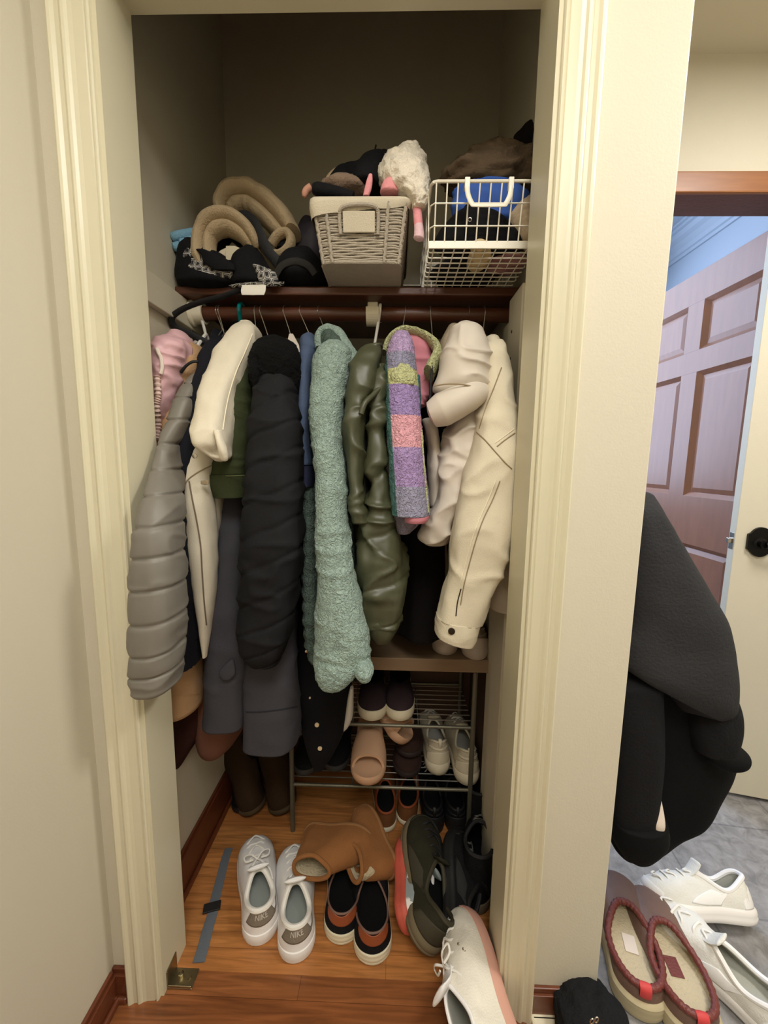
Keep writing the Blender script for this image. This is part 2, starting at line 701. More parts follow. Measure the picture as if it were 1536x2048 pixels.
baseboard.h = 0.075
baseboard('baseboard_left', (HL, -1.3), (HL + 0.013, 0.728), '+x')
baseboard('baseboard_front_left', (HL, 0.727), (-0.578, YF), '-y')
baseboard('baseboard_front_right', (0.321, 0.727), (WR, YF), '-y')
baseboard.h = 0.125
baseboard('baseboard_closet_left', (CL, YB), (CL + 0.013, CB), '+x')
baseboard('baseboard_closet_back', (CL, CB - 0.013), (CRX, CB), '-y')

# entry on the right: doorway wall, far room
DY0, DY1 = 1.400, 1.505
DX0, DX1 = 0.53, 1.345
sbox('wall_entry_head', M_wall, (WR, DY0, 2.08), (2.1, DY1, 2.46))
sbox('wall_entry_left', M_wall, (WR, DY0, 0.0), (DX0 - 0.02, DY1, 2.08))
sbox('wall_entry_right', M_wall, (DX1 + 0.02, DY0, 0.0), (2.1, DY1, 2.08))
sbox('wall_right', M_wall, (2.1, -1.3, 0.0), (2.2, DY1, 2.46))
sbox('trim_7', M_brownwood, (DX0 - 0.07, DY0 - 0.014, 2.066), (DX1 + 0.07, DY0, 2.128), 0.004)
sbox('trim_8', M_darkwood, (DX0 - 0.02, DY0 - 0.004, 2.066), (DX1 + 0.02, DY1 + 0.004, 2.082))
sbox('trim_9', M_brownwood, (DX1, DY0 - 0.004, 0.0), (DX1 + 0.02, DY1 + 0.004, 2.066))
sbox('trim_10', M_brownwood, (DX0 - 0.02, DY0 - 0.004, 0.0), (DX0, DY1 + 0.004, 2.066))
sbox('trim_11', M_brownwood, (DX1 + 0.006, DY0 - 0.014, 0.0), (DX1 + 0.07, DY0, 2.066), 0.004)
sbox('trim_12', M_darkwood, (DX0 - 0.02, DY0 - 0.02, -0.004), (2.1, DY1, 0.007), 0.002)
sbox('wall_far_right', M_white, (1.60, DY1, 0.0), (1.70, 4.0, 2.55))
sbox('wall_far_back', M_white, (0.0, 4.0, 0.0), (1.70, 4.06, 2.55))
sbox('wall_far_left', M_white, (-0.06, CB + 0.07, 0.0), (0.0, 4.0, 2.55))
sbox('ceiling_far', M_white, (-0.06, DY1, 2.50), (1.70, 4.06, 2.56))
# crown moulding along the far room's right wall
cp = [(1.60, 2.50), (1.60, 2.37), (1.588, 2.37), (1.585, 2.385), (1.575, 2.39), (1.57, 2.41), (1.55, 2.435), (1.53, 2.45), (1.52, 2.47),
      (1.505, 2.475), (1.505, 2.487), (1.49, 2.49), (1.49, 2.50)]
struct(MB().prism(cp, 'y', DY1, 4.0).build('trim_13', M_white, smooth=False))


# ------------------------------------------------------------------ doors
def bar_door(name, label_kind, W, H, T, m, m_panel, loc, rz, panels=True):
    """six-panel door leaf; local x runs from the hinge (0) to the latch edge (W), thickness along y"""
    root = bpy.data.objects.new(name, None)
    COL.objects.link(root)
    root.location = loc
    root.rotation_euler = (0, 0, rz)
    root['kind'] = 'structure'
    b = MB()
    if not panels:
        b.box((0, 0, 0), (W, T, H), 0.002)
        b.build('door_slab', m, root)
        return root
    st = 0.105
    mul = 0.09
    rails = [(0, 0.24), (0.862, 1.072), (1.606, 1.698), (1.902, H)]
    b.box((0, 0, 0), (st, T, H), 0.001)
    b.box((W - st, 0, 0), (W, T, H), 0.001)
    for z0, z1 in rails:
        b.box((st, 0, z0), (W - st, T, z1), 0.0005)
    for i in range(3):
        b.box((W / 2 - mul / 2, 0, rails[i][1]), (W / 2 + mul / 2, T, rails[i + 1][0]), 0.0005)
    b.build('door_frame', m, root)
    for i in range(3):
        z0, z1 = rails[i][1], rails[i + 1][0]
        for (x0, x1) in ((st, W / 2 - mul / 2), (W / 2 + mul / 2, W - st)):
            q = MB()
            for (ya, yb) in ((0.004, 0.017), (T - 0.004, T - 0.017)):
                # sloping sticking from the frame down to the panel field
                o = [(x0, z0), (x1, z0), (x1, z1), (x0, z1)]
                s1, s2, s3 = 0.012, 0.018, 0.038
                r0 = [(x, ya - math.copysign(0.004, yb - ya), z) for x, z in o]
                def ins(d, y):
                    return [(x0 + d, y, z0 + d), (x1 - d, y, z0 + d), (x1 - d, y, z1 - d), (x0 + d, y, z1 - d)]
                rings = [r0, ins(s1, ya + (yb - ya) * 0.55), ins(s2, yb), ins(s3, ya + (yb - ya) * 0.5)]
                vs = [p for r in rings for p in r]
                fs = []
                for k in range(3):
                    for e in range(4):
                        fs.append((k * 4 + e, k * 4 + (e + 1) % 4, k * 4 + 4 + (e + 1) % 4, k * 4 + 4 + e))
                fs.append((12, 13, 14, 15))
                q.add(vs, fs)
            q.build('door_panel', m_panel, root)
    return root


M_doorbrown = mat('brown six panel door stain', (146, 100, 76), 0.34, var=0.2, vscale=5, stretch=(9, 9, 1.2), spec=0.6)
d1 = bar_door('door_1', 'brown', 0.85, 2.03, 0.036, M_doorbrown, M_doorbrown, (1.338, 1.42, 0.009), PI / 2 + math.radians(1.5))

# cream door standing ajar on the right
ang = math.radians(-13)
d2 = bpy.data.objects.new('door_2', None)
COL.objects.link(d2)
d2.location = (1.178, 1.372, 0.0)
d2.rotation_euler = (0, 0, ang)
d2['kind'] = 'structure'
MB().box((0, 0, 0.014), (0.72, 0.036, 2.025), 0.0015).build('door_slab', M_wall, d2)
M_black = mat('black painted metal', (18, 17, 17), 0.35, metal=0.6, bump=0.1, bscale=80)
M_chrome = mat('bright steel', (196, 190, 178), 0.22, metal=1.0)
e = MB()
e.box((-0.0012, 0.006, 0.927), (0.0, 0.031, 0.985), 0.0004)
fp = e.build('door_faceplate', M_chrome, d2)
e = MB()
e.box((-0.013, 0.012, 0.948), (0.0, 0.026, 0.966), 0.002)
e.build('door_latch', M_chrome, d2)
# black oval rose with stepped sides and a lever
pl = MB()
poly = []
for k in range(48):
    t = 2 * PI * k / 48
    x, z = 0.036 * math.cos(t), 0.051 * math.sin(t)
    if abs(z) < 0.026:
        x = math.copysign(0.037, x)
    else:
        x *= 1.0
    poly.append((0.070 + x, 0.960 + z))
pl.prism(poly, 'y', -0.010, 0.0)
hb = pl.build('door_handle', M_black, d2)
lv = MB().lathe([(0.014, -0.034), (0.013, -0.012), (0.020, -0.010), (0.020, -0.004)], (0.070, 0, 0.955), 'y', 20)
lv.tube([(0.070, -0.036, 0.955), (0.092, -0.040, 0.955), (0.13, -0.041, 0.953), (0.165, -0.040, 0.951), (0.19, -0.038, 0.956)],
        [0.010, 0.010, 0.009, 0.008, 0.007], 12)
lv.build('door_lever', M_black, hb, smooth=True)

# ------------------------------------------------------------------ closet fittings
M_cleat = M_closet
c = MB().box((CL, 0.86, 1.565), (CL + 0.02, CB, 1.634), 0.002).build('shelf_cleat', M_cleat)
tag(c, 'painted cleat on the closet left wall under the end of the shelf', 'cleat')
c = MB().box((CL + 0.002, 1.073, 1.636), (0.311, CB, 1.657), 0.004).build('hat_shelf', M_darkwood)
tag(c, 'dark stained wooden hat shelf across the top of the closet', 'shelf')
c = MB()
ROD_Y, ROD_Z, ROD_R = 1.125, 1.607, 0.0185
c.lathe([(ROD_R, CL + 0.016), (ROD_R, 0.311)], (0, ROD_Y, ROD_Z), 'x', 28)
rod = c.build('clothes_rod', M_darkwood, smooth=True)
tag(rod, 'dark wooden clothes rod under the hat shelf holding all the hangers', 'rod')
M_plastic = mat('aged white plastic', (226, 216, 190), 0.4)
c = MB().lathe([(0.034, CL + 0.021), (0.034, CL + 0.026), (0.028, CL + 0.030), (0.027, CL + 0.055), (0.0225, CL + 0.056), (0.0225, CL + 0.03)],
               (0, ROD_Y, ROD_Z), 'x', 28)
so = c.build('rod_socket', M_plastic, smooth=True)
tag(so, 'round cream plastic socket holding the left end of the clothes rod', 'rod socket')
br = empty('rod_bracket', 'cream centre bracket carrying the clothes rod under the shelf', 'bracket', (-0.066, ROD_Y, ROD_Z))
b = MB().box((-0.014, -0.012, -0.005), (0.014, 0.010, 0.029), 0.003)
b.build('stem', M_plastic, br)
hook = []
for k in range(19):
    t = math.radians(-200 + k * 12.2)
    hook.append((0.0, math.cos(t) * 0.0235, math.sin(t) * 0.0235))
b = MB()
n = len(hook)
vs, fs = [], []
for (x, y, z) in hook:
    for (xx, s) in ((-0.017, 1.0), (0.017, 1.0), (0.017, 1.28), (-0.017, 1.28)):
        vs.append((xx, y * s, z * s))
for i in range(n - 1):
    for k in range(4):
        fs.append((i * 4 + k, i * 4 + (k + 1) % 4, i * 4 + 4 + (k + 1) % 4, i * 4 + 4 + k))
fs += [(3, 2, 1, 0), tuple((n - 1) * 4 + k for k in range(4))]
b.add(vs, fs).build('hook', M_plastic, br)
# two vertical cream boards with peg holes on the right wall
for (x0, y0, y1, zt, lab) in ((0.296, 1.092, 1.163, 1.586, 'narrow cream board with peg holes propping the right end of the rod'),
                              (0.284, 0.965, 1.070, 1.622, 'wider cream board with peg holes nearest the right door jamb')):
    r = empty('peg_board', lab, 'board', (x0, (y0 + y1) / 2, 0), 'upright peg boards on the closet right wall')
    MB().box((0, (y0 - y1) / 2, 0.001), (0.317 - x0, (y1 - y0) / 2, zt), 0.0015).build('board', M_closet, r)
    h = MB()
    for k in range(7):
        h.lathe([(0.0038, -0.0006), (0.0038, 0.0004)], (0, 0.0 + (0.018 if y0 < 1 else 0.012), zt - 0.085 - k * 0.064), 'x', 10)
    h.build('peg_hole', M_black, r)
# pivot bracket of the missing folding door, at the foot of the left jamb
M_brass = mat('worn nickel', (160, 148, 118), 0.35, metal=1.0, bump=0.2, bscale=60)
pv = empty('pivot_bracket', 'small worn metal door pivot bracket at the foot of the left jamb', 'bracket', (JL, 0.770, 0))
b = MB().box((0.0005, -0.022, 0.001), (0.003, 0.018, 0.046), 0.0008)
b.box((0.0005, -0.022, 0.001), (0.058, 0.016, 0.004), 0.0012)
b.box((0.003, -0.022, 0.004), (0.056, -0.018, 0.010), 0.0012)
b.build('plate', M_brass, pv)
b = MB().lathe([(0.006, 0.004), (0.006, 0.012), (0.004, 0.013)], (0.022, 0.0, 0), 'z', 14).lathe([(0.005, 0.004), (0.004, 0.007)], (0.042, -0.002, 0), 'z', 12)
b.build('screw', M_brass, pv, smooth=True)

# ------------------------------------------------------------------ things on the hat shelf
SZ = 1.657     # top of the hat shelf
M_wicker = mat('grey paper rope', (178, 168, 152), 0.8, var=0.12, vscale=60, bump=0.5, bscale=420)
M_liner = mat('natural linen liner', (206, 196, 174), 0.9, var=0.05, bump=0.3, bscale=500)
M_wirewhite = mat('white coated wire', (228, 222, 204), 0.35)
M_blackcloth = mat('black cloth', (17, 17, 19), 0.85, var=0.2, bump=0.25, bscale=300, sheen=0.15)
M_blackstrap = mat('black webbing', (24, 24, 26), 0.7, bump=0.4, bscale=500)
M_beigefleece = mat('beige fleece', (176, 156, 124), 0.95, var=0.1, vscale=30, bump=0.6, bscale=240, sheen=0.3)
M_fluff = mat('white plush', (228, 218, 200), 0.95, var=0.05, bump=0.9, bscale=150, sheen=0.3)
M_pinkplush = mat('pink plush', (226, 152, 156), 0.9, var=0.06, bump=0.3, bscale=250, sheen=0.3)
M_palepink = mat('pale pink plush', (226, 190, 196), 0.9, bump=0.3, bscale=250, sheen=0.3)

# grey wicker basket hanging over the shelf edge
bk = wempty('wicker_basket', 'grey woven basket with linen liner hanging over the shelf edge', 'basket', (-0.085, 1.10, SZ))
BZ0, BZ1 = SZ + 0.002, 1.772


def bk_ring(h, n=64, inset=0.0):
    """rounded rectangle of the basket at height fraction h"""
    x0 = -0.174 + (-0.190 + 0.174) * h
    x1 = 0.004 + (0.019 - 0.004) * h
    y0 = 0.960 + (0.926 - 0.960) * h
    y1 = 1.225 + 0.035 * h
    x0, x1, y0, y1 = x0 + inset, x1 - inset, y0 + inset, y1 - inset
    r = 0.018
    pts = []
    for (cx, cy, a0) in ((x1 - r, y1 - r, 0), (x0 + r, y1 - r, 90), (x0 + r, y0 + r, 180), (x1 - r, y0 + r, 270)):
        for k in range(5):
            a = math.radians(a0 + 22.5 * k)
            pts.append((cx + r * math.cos(a), cy + r * math.sin(a)))
    # resample evenly
    pts = np.array(pts + [pts[0]])
    d = np.r_[0, np.cumsum(np.linalg.norm(np.diff(pts, axis=0), axis=1))]
    s = np.linspace(0, d[-1], n, endpoint=False)
    return np.stack([np.interp(s, d, pts[:, 0]), np.interp(s, d, pts[:, 1])], -1)


b = MB()
NS = 21
for i in range(NS):
    h = (i + 0.5) / NS * 0.93
    ring = bk_ring(h, 96)
    z = BZ0 + h * (BZ1 - BZ0)
    w = np.array([0.0011 * math.sin(k * 0.9 + i * 2.1) for k in range(96)])
    b.tube(np.c_[ring, np.full(96, z) + w], 0.0027, 6, closed=True)
b.build('weave', M_wicker, bk, smooth=True)
for (fx, nm) in ((0.14, 'stake'), (0.80, 'stake'), (0.02, 'corner_stake'), (0.98, 'corner_stake')):
    pts = []
    for i in range(24):
        h = i / 23 * 0.95
        x0 = -0.174 + (-0.190 + 0.174) * h
        x1 = 0.004 + 0.015 * h
        y0 = 0.960 - 0.034 * h
        x = x0 + (x1 - x0) * fx
        y = y0 - 0.0035 + (0.006 if fx in (0.02, 0.98) else 0)
        pts.append((x + 0.0012 * math.sin(i * 2.2), y, BZ0 + h * (BZ1 - BZ0)))
    MB().tube(pts, [0.0036 + 0.001 * (i % 2) for i in range(24)], 7).build(nm, M_wicker, bk, smooth=True)
rg = bk_ring(0.0, 64)
b = MB()
n = len(rg)
b.add([(x, y, BZ0) for x, y in rg] + [(x, y, BZ0 + 0.006) for x, y in rg],
      [tuple(range(n)), tuple(range(2 * n - 1, n - 1, -1))] + [(k, (k + 1) % n, n + (k + 1) % n, n + k) for k in range(n)])
b.tube([(x, y, BZ0 + 0.003) for x, y in rg], 0.0042, 7, closed=True)
b.build('base', M_wicker, bk, smooth=True)
# linen liner folded over the rim, deeper on the left
V, F = [], []
for j, (h, out) in enumerate(((0.80, 0.0065), (0.86, 0.0072), (0.95, 0.0075), (1.02, 0.006), (1.035, 0.0), (1.01, -0.008), (0.7, -0.012), (0.4, -0.013))):
    rg = bk_ring(min(h, 1.0), 96, inset=-out)
    for k, (x, y) in enumerate(rg):
        drop = 0
        if j < 3:
            t = (x + 0.09) / 0.11
            drop = (0.010 * (-t) if y < 1.0 else 0.0) * (1 - j * 0.33) + 0.0015 * math.sin(k * 0.8)
            drop = -drop
        V.append((x, y, BZ0 + h * (BZ1 - BZ0) + drop))
for j in range(7):
    for k in range(96):
        F.append((j * 96 + k, j * 96 + (k + 1) % 96, (j + 1) * 96 + (k + 1) % 96, (j + 1) * 96 + k))
link_mesh('liner', V, F, M_liner, bk)
# label plate and rope handle on the front
fy = lambda h: 0.960 - 0.034 * h
b = MB()
Rt = Matrix.Rotation(math.atan(0.034 / 0.115), 3, 'X')
b.box((-0.122, fy(.60) - 0.0115, BZ0 + 0.051), (-0.052, fy(.60) - 0.0075, BZ0 + 0.090), 0.0018, R=Rt)
b.build('label_plate', M_liner, bk)
hp = crom([(-0.128, fy(.48) - 0.005, BZ0 + 0.050), (-0.129, fy(.7) - 0.008, BZ0 + 0.080), (-0.122, fy(.83) - 0.011, BZ0 + 0.094),
           (-0.087, fy(.86) - 0.013, BZ0 + 0.0985), (-0.052, fy(.83) - 0.011, BZ0 + 0.096), (-0.045, fy(.7) - 0.008, BZ0 + 0.082),
           (-0.046, fy(.48) - 0.005, BZ0 + 0.050)], 60)
MB().tube(hp, [0.0036 + 0.0008 * (k % 2) for k in range(60)], 8).build('handle', M_wicker, bk, smooth=True)

# plush toy, mittens and slippers heaped in the basket
pt = wempty('plush_toy', 'fluffy white plush animal with pink legs hanging out of the grey basket', 'plush toy', P(820, 400, Y=0.96))
c = P(812, 352, Y=0.985)
loft('body', px_rows([(296, 818, 838, 1.02, .02), (312, 785, 846, 1.01, .04), (335, 762, 855, 1.0, .055), (362, 758, 858, .985, .06),
                      (385, 780, 857, .965, .05), (402, 815, 855, .95, .035), (414, 824, 850, .94, .02)]),
     M_fluff, pt, seg=56, n=60, p=2.0, disp=folds(0.006, (90, 90, 90)))
lg = MB().tube(pxpath([(833, 405, .945), (836, 440, .94), (838, 462, .938)]), 0.0098, 12)
leg = lg.build('leg', M_pinkplush, pt, smooth=True)
MB().tube(pxpath([(837, 450, .938), (838, 462, .938), (838, 474, .938), (837, 480, .938)]), np.interp(np.linspace(0, 1, 24), [0, .35, .8, 1], [.0096, .0108, .0122, .007]), 12).build('hoof', M_palepink, leg, smooth=True)
loft('belly', px_rows([(360, 775, 785, .955, .012), (370, 765, 792, .952, .02), (385, 760, 798, .95, .02)]), M_pinkplush, pt)
loft('ear', px_rows([(350, 739, 743, .945, .004), (362, 733, 745, .945, .006), (378, 729, 743, .945, .006), (392, 726, 738, .945, .006)]), M_pinkplush, pt)
sl_lab = ('black slipper with cream fleece rim nearest the plush toy in the basket', 'black slipper with cream fleece rim at the left of the basket heap')
for (lab, body, rim) in (
        (sl_lab[0], [(318, 742, 772, 1.06, .03), (335, 722, 775, 1.05, .05), (360, 708, 770, 1.03, .06), (385, 700, 765, 1.02, .06)],
         [(700, 372, 1.0), (716, 344, 1.01), (735, 326, 1.02), (760, 318, 1.03), (785, 312, 1.03), (808, 305, 1.03)]),
        (sl_lab[1], [(342, 682, 712, 1.08, .03), (355, 668, 715, 1.07, .045), (375, 655, 712, 1.06, .05), (392, 652, 708, 1.06, .05)],
         [(652, 376, 1.05), (660, 356, 1.05), (676, 342, 1.05), (695, 336, 1.05), (706, 340, 1.06)])):
    r = wempty('slipper', lab, 'slipper', P(740, 390, Y=1.04), 'fleece rimmed slippers in the basket')
    loft('upper', px_rows(body), M_blackcloth, r, disp=folds(.004))
    q = pxpath(rim)
    MB().tube(q, 0.0085 + 0.0012 * vnoise(q * 90), 10).build('fleece_rim', M_beigefleece if lab is sl_lab[1] else M_fluff, r, smooth=True)
r = wempty('cap', 'dark cap strap poking up behind the heap in the basket', 'strap', P(755, 320, Y=1.08))
MB().tube(pxpath([(748, 318, 1.06), (750, 300, 1.06), (752, 291, 1.06)]), 0.004, 8, flat=.5).tube(
    pxpath([(752, 312, 1.07), (768, 304, 1.07), (782, 312, 1.08)]), 0.006, 8).build('loop', M_blackstrap, r, smooth=True)
r = wempty('glove', 'black cuffed mitten with a pale pink tip at the left basket corner', 'mitten', P(650, 385, Y=.95))
MB().tube(pxpath([(626, 377, .95), (650, 381, .95), (680, 388, .95), (706, 396, .95)]), np.interp(np.linspace(0, 1, 24), [0, .15, 1], [.010, .0135, .0125]), 14).build('cuff', M_blackcloth, r, smooth=True)
MB().tube(pxpath([(622, 374, .965), (612, 382, .965), (608, 394, .965)]), np.interp(np.linspace(0, 1, 18), [0, .7, 1], [.008, .0075, .004]), 10).build('thumb', mat('dull pink knit', (190, 140, 120), .9), r, smooth=True)
tag(blob('fleece_scarf', P(690, 382, Y=1.0), (.055, .05, .022), mat('brown grey fleece', (128, 108, 92), .95, bump=.6, bscale=200), amp=.006, sc=30),
    'brownish grey fleece folded flat in the grey basket', 'scarf')
tag(blob('fleece_hat', P(735, 386, Y=1.10), (.08, .10, .035), M_blackcloth, amp=.01, sc=20), 'black hat lying under the slippers in the grey basket', 'hat')

# white wire basket
wb = wempty('wire_basket', 'white coated wire basket with a drop handle against the right jamb', 'basket', (0.17, 1.0, SZ))
wx0, wx1 = 0.064, 0.290
wy0t, wy0b, wy1 = 0.872, 0.897, 1.215
wz1 = 1.772
b = MB()
W = 0.0017
for i in range(10):
    x = wx0 + 0.010 + i * 0.0218
    b.tube([(x, wy1, wz1), (x, wy1 - 0.008, SZ + 0.003), (x, wy0b, SZ + 0.003), (x, wy0t, wz1)], W * .9, 6)
for h in (0.36, 0.69):
    y = wy0b + (wy0t - wy0b) * h
    z = SZ + h * (wz1 - SZ)
    b.tube([(wx0, wy1, z), (wx0 + .001, y + .008, z), (wx0 + .008, y, z), (wx1 - .008, y, z), (wx1, y + .008, z), (wx1, wy1, z)], W, 6)
for k in range(14):
    y = wy0b + 0.016 + k * 0.0225
    b.tube([(wx0 - .002, y + .004 * 0, SZ + .115), (wx0, y, SZ + .004), (wx0 + .004, y, SZ + .0022), (wx1 - .004, y, SZ + .0022), (wx1, y, SZ + .004), (wx1 + .002, y, SZ + .115)] if k in (0, 3, 6, 9, 12) else
           [(wx0, y, SZ + .018), (wx0 + .001, y, SZ + .004), (wx0 + .004, y, SZ + .0022), (wx1 - .004, y, SZ + .0022), (wx1, y, SZ + .004)], W * .9, 6)
b.build('wires', M_wirewhite, wb, smooth=True)
rimp = [(wx0, wy1, wz1), (wx0, wy0t + .012, wz1), (wx0 + .004, wy0t + .003, wz1), (wx0 + .012, wy0t, wz1), (wx1 - .012, wy0t, wz1), (wx1, wy0t + .012, wz1), (wx1, wy1, wz1)]
MB().tube(rimp, 0.0032, 8).tube([(wx0, wy1, wz1), (wx1, wy1, wz1)], .0032, 8).build('rim', M_wirewhite, wb, smooth=True)
MB().box((wx0 - .001, wy0b - .003, SZ + .0015), (wx1, wy0b + .0005, SZ + .0165), .0008).build('rail', M_wirewhite, wb)
hx0, hx1 = P(935, 372, Y=.866)[0], P(1023, 372, Y=.866)[0]
for x in (hx0, hx1):
    MB().box((x - .0052, wy0t - .006, wz1 - .016), (x + .0052, wy0t + .005, wz1 + .005), .0012).build('handle_clip', M_wirewhite, wb)
hz = P(980, 409, Y=.862)[2]
hpts = crom([(hx0, wy0t - .004, wz1 - .012), (hx0 + .002, wy0t - .006, hz + .020), (hx0 + .010, wy0t - .008, hz + .003), (hx0 + .018, wy0t - .009, hz),
             (hx1 - .018, wy0t - .009, hz), (hx1 - .010, wy0t - .008, hz + .003), (hx1 - .002, wy0t - .006, hz + .020), (hx1, wy0t - .004, wz1 - .012)], 60)
MB().tube(hpts, 0.0050, 10, flat=.45, up=(0, 1, 0)).build('handle', M_wirewhite, wb, smooth=True)
# clothes inside the wire basket
tag(loft('blue_cloth', px_rows([(370, 930, 1020, .99, .02), (385, 908, 1048, .985, .035), (410, 900, 1062, .98, .04), (445, 905, 1055, .98, .04)]), mat('royal blue cloth', (56, 88, 160), .8, var=.15, vscale=20),
         disp=addd(folds(.006, (20, 20, 20)), ridged(.008, (20, 20, 34)))),
    'crumpled royal blue cloth inside the white wire basket', 'cloth')
cp_ = wempty('baseball_cap', 'black cap with a metal eyelet inside the white wire basket', 'cap', (.15, .96, SZ))
loft('crown', px_rows([(420, 925, 965, .945, .02), (435, 905, 1000, .945, .035), (455, 888, 1025, .945, .04), (480, 872, 1045, .945, .042), (496, 870, 1048, .945, .04)]),
     M_blackcloth, cp_, disp=folds(.004))
e = P(939, 441, Y=.893)
ring = [(e[0] + .0035 * math.cos(t), e[1] - .003, e[2] + .0035 * math.sin(t)) for t in np.linspace(0, 2 * PI, 16, endpoint=False)]
MB().tube(ring, .0009, 6, closed=True).build('eyelet', M_chrome, cp_, smooth=True)
tag(loft('knit_hat', px_rows([(398, 1052, 1090, .95, .02), (420, 1030, 1098, .95, .035), (450, 1022, 1102, .945, .04), (480, 1036, 1102, .94, .04), (496, 1050, 1100, .94, .035)]),
         mat('oatmeal knit', (192, 172, 144), .95, var=.1, vscale=40, bump=.5, bscale=150), disp=folds(.006, (20, 20, 20))),
    'oatmeal knit hat at the right inside the wire basket', 'hat')
tag(blob('slipper_sole', P(957, 520, Z=SZ + .012), (.026, .055, .008), mat('cream felt', (214, 190, 146), .9, bump=.3, bscale=120), amp=.003, sc=30),
    'cream felt insole lying on the wire basket bottom', 'insole')
tag(blob('fleece_tip', P(958, 492, Y=.915), (.019, .012, .012), mat('cream felt', (214, 190, 146)), amp=.002, sc=30),
    'cream felt tip showing above the wire basket front rail', 'felt')
tag(blob('pink_cloth', P(1015, 530, Z=SZ + .012), (.045, .05, .008), mat('dusty pink cloth', (150, 108, 108), .9), amp=.004, sc=30),
    'dusty pink cloth flat on the wire basket bottom', 'cloth')
tag(blob('dark_cloth', (.17, 1.08, SZ + .034), (.09, .08, .026), mat('charcoal cloth', (34, 33, 36), .9), amp=.01, sc=20, ridge=.006),
    'charcoal cloth filling the bottom of the wire basket', 'cloth')
tag(loft('wool_scarf', px_rows([(296, 965, 1005, 1.06, .03), (314, 930, 1062, 1.055, .05), (338, 896, 1076, 1.05, .06), (356, 884, 1084, 1.04, .06), (368, 890, 1080, 1.04, .05)]),
         mat('brown grey wool', (96, 80, 62), .95, var=.35, vscale=25, bump=.7, bscale=120), disp=addd(folds(.012, (26, 26, 26)), ridged(.014, (20, 20, 26))), n=50, seg=64),
    'brownish wool scarf heaped above the wire basket', 'scarf')
tag(loft('dark_hood', px_rows([(262, 1045, 1068, 1.12, .03), (285, 1030, 1085, 1.12, .05), (315, 1035, 1090, 1.115, .05)]), mat('near black wool', (30, 25, 25), .95), disp=folds(.01, (24, 24, 24))),
    'near black wool lump at the very back above the wire basket', 'cloth')

# heap on the left of the shelf
sc1 = wempty('fleece_scarf', 'beige fleece scarf looped at the front of the left heap', 'scarf', P(440, 530, Y=1.09), 'beige fleece scarves on the shelf')
q = pxpath([(424, 548, 1.08), (412, 515, 1.075), (412, 478, 1.075), (428, 452, 1.075), (458, 447, 1.08), (486, 462, 1.085), (502, 482, 1.09), (510, 500, 1.10)], 60)
def fold_band(q, r, m, parent, name, k=1.0):
    """doubled fleece band: two rolls lying side by side along q"""
    n_ = len(q)
    t_ = np.gradient(q, axis=0)
    t_ /= np.linalg.norm(t_, axis=1, keepdims=True)
    side = np.cross(t_, [0, 1, 0])
    side /= np.linalg.norm(side, axis=1, keepdims=True) + 1e-9
    r = np.asarray(r) * (1 + .10 * vnoise(q * 55))
    b = MB()
    for s_, rr_, dy in ((-.52, .62, 0), (.50, .66, -.010 * k), (0.0, .45, .006)):
        b.tube(q + side * (r * s_)[:, None] + np.array([0, dy, 0]), r * rr_, 16, flat=2.0, up=(0, 1, 0))
    return b.build(name, m, parent, smooth=True)


fold_band(q, np.interp(np.linspace(0, 1, 60), [0, .12, .6, .9, 1], [.016, .022, .025, .020, .012]), M_beigefleece, sc1, 'loop')
q = pxpath([(432, 512, 1.13), (460, 470, 1.14), (500, 500, 1.14)], 30)
MB().tube(q, .016, 12).build('lining', M_blackcloth, sc1, smooth=True)
loft('label', px_rows([(492, 452, 470, 1.062, .001), (505, 451, 498, 1.062, .001), (520, 452, 500, 1.062, .001)]), mat('pale grey label', (200, 190, 165), .8), sc1, dome=(0, 0))
tag(blob('white_paper', P(458, 515, Y=1.085), (.034, .012, .02), mat('cream lining cloth', (212, 200, 176), .9), amp=.003, sc=30),
    'cream cloth end tucked inside the front beige scarf', 'cloth')
sc2 = wempty('fleece_scarf', 'larger beige fleece scarf draped behind, ending in a round fold', 'scarf', P(530, 450, Y=1.16), 'beige fleece scarves on the shelf')
q = pxpath([(462, 450, 1.16), (456, 422, 1.16), (474, 402, 1.16), (505, 402, 1.16), (538, 425, 1.155), (566, 455, 1.15), (582, 478, 1.14)], 70)
fold_band(q, np.interp(np.linspace(0, 1, 70), [0, .3, .7, 1], [.022, .030, .034, .026]), M_beigefleece, sc2, 'drape', 1.4)
q = pxpath([(545, 488, 1.115), (556, 472, 1.11), (572, 466, 1.11), (582, 477, 1.11), (578, 496, 1.11), (560, 510, 1.112), (535, 505, 1.115), (520, 482, 1.12)], 60)
MB().tube(q, .0115, 12, flat=1.8, up=(0, 1, 0)).build('end_fold', M_beigefleece, sc2, smooth=True)
loft('inside', px_rows([(470, 560, 578, 1.125, .01), (480, 552, 582, 1.125, .01), (495, 550, 576, 1.125, .01)]), M_blackcloth, sc2)
q = pxpath([(463, 438, 1.10), (488, 432, 1.085), (510, 448, 1.075), (522, 475, 1.07), (535, 500, 1.07), (552, 522, 1.075), (566, 540, 1.08)], 50)
tag(ribbon('bag_strap', q, .0135, .004, M_blackstrap, up=(0, 1, 0)), 'broad black strap lying across both beige scarves', 'strap')

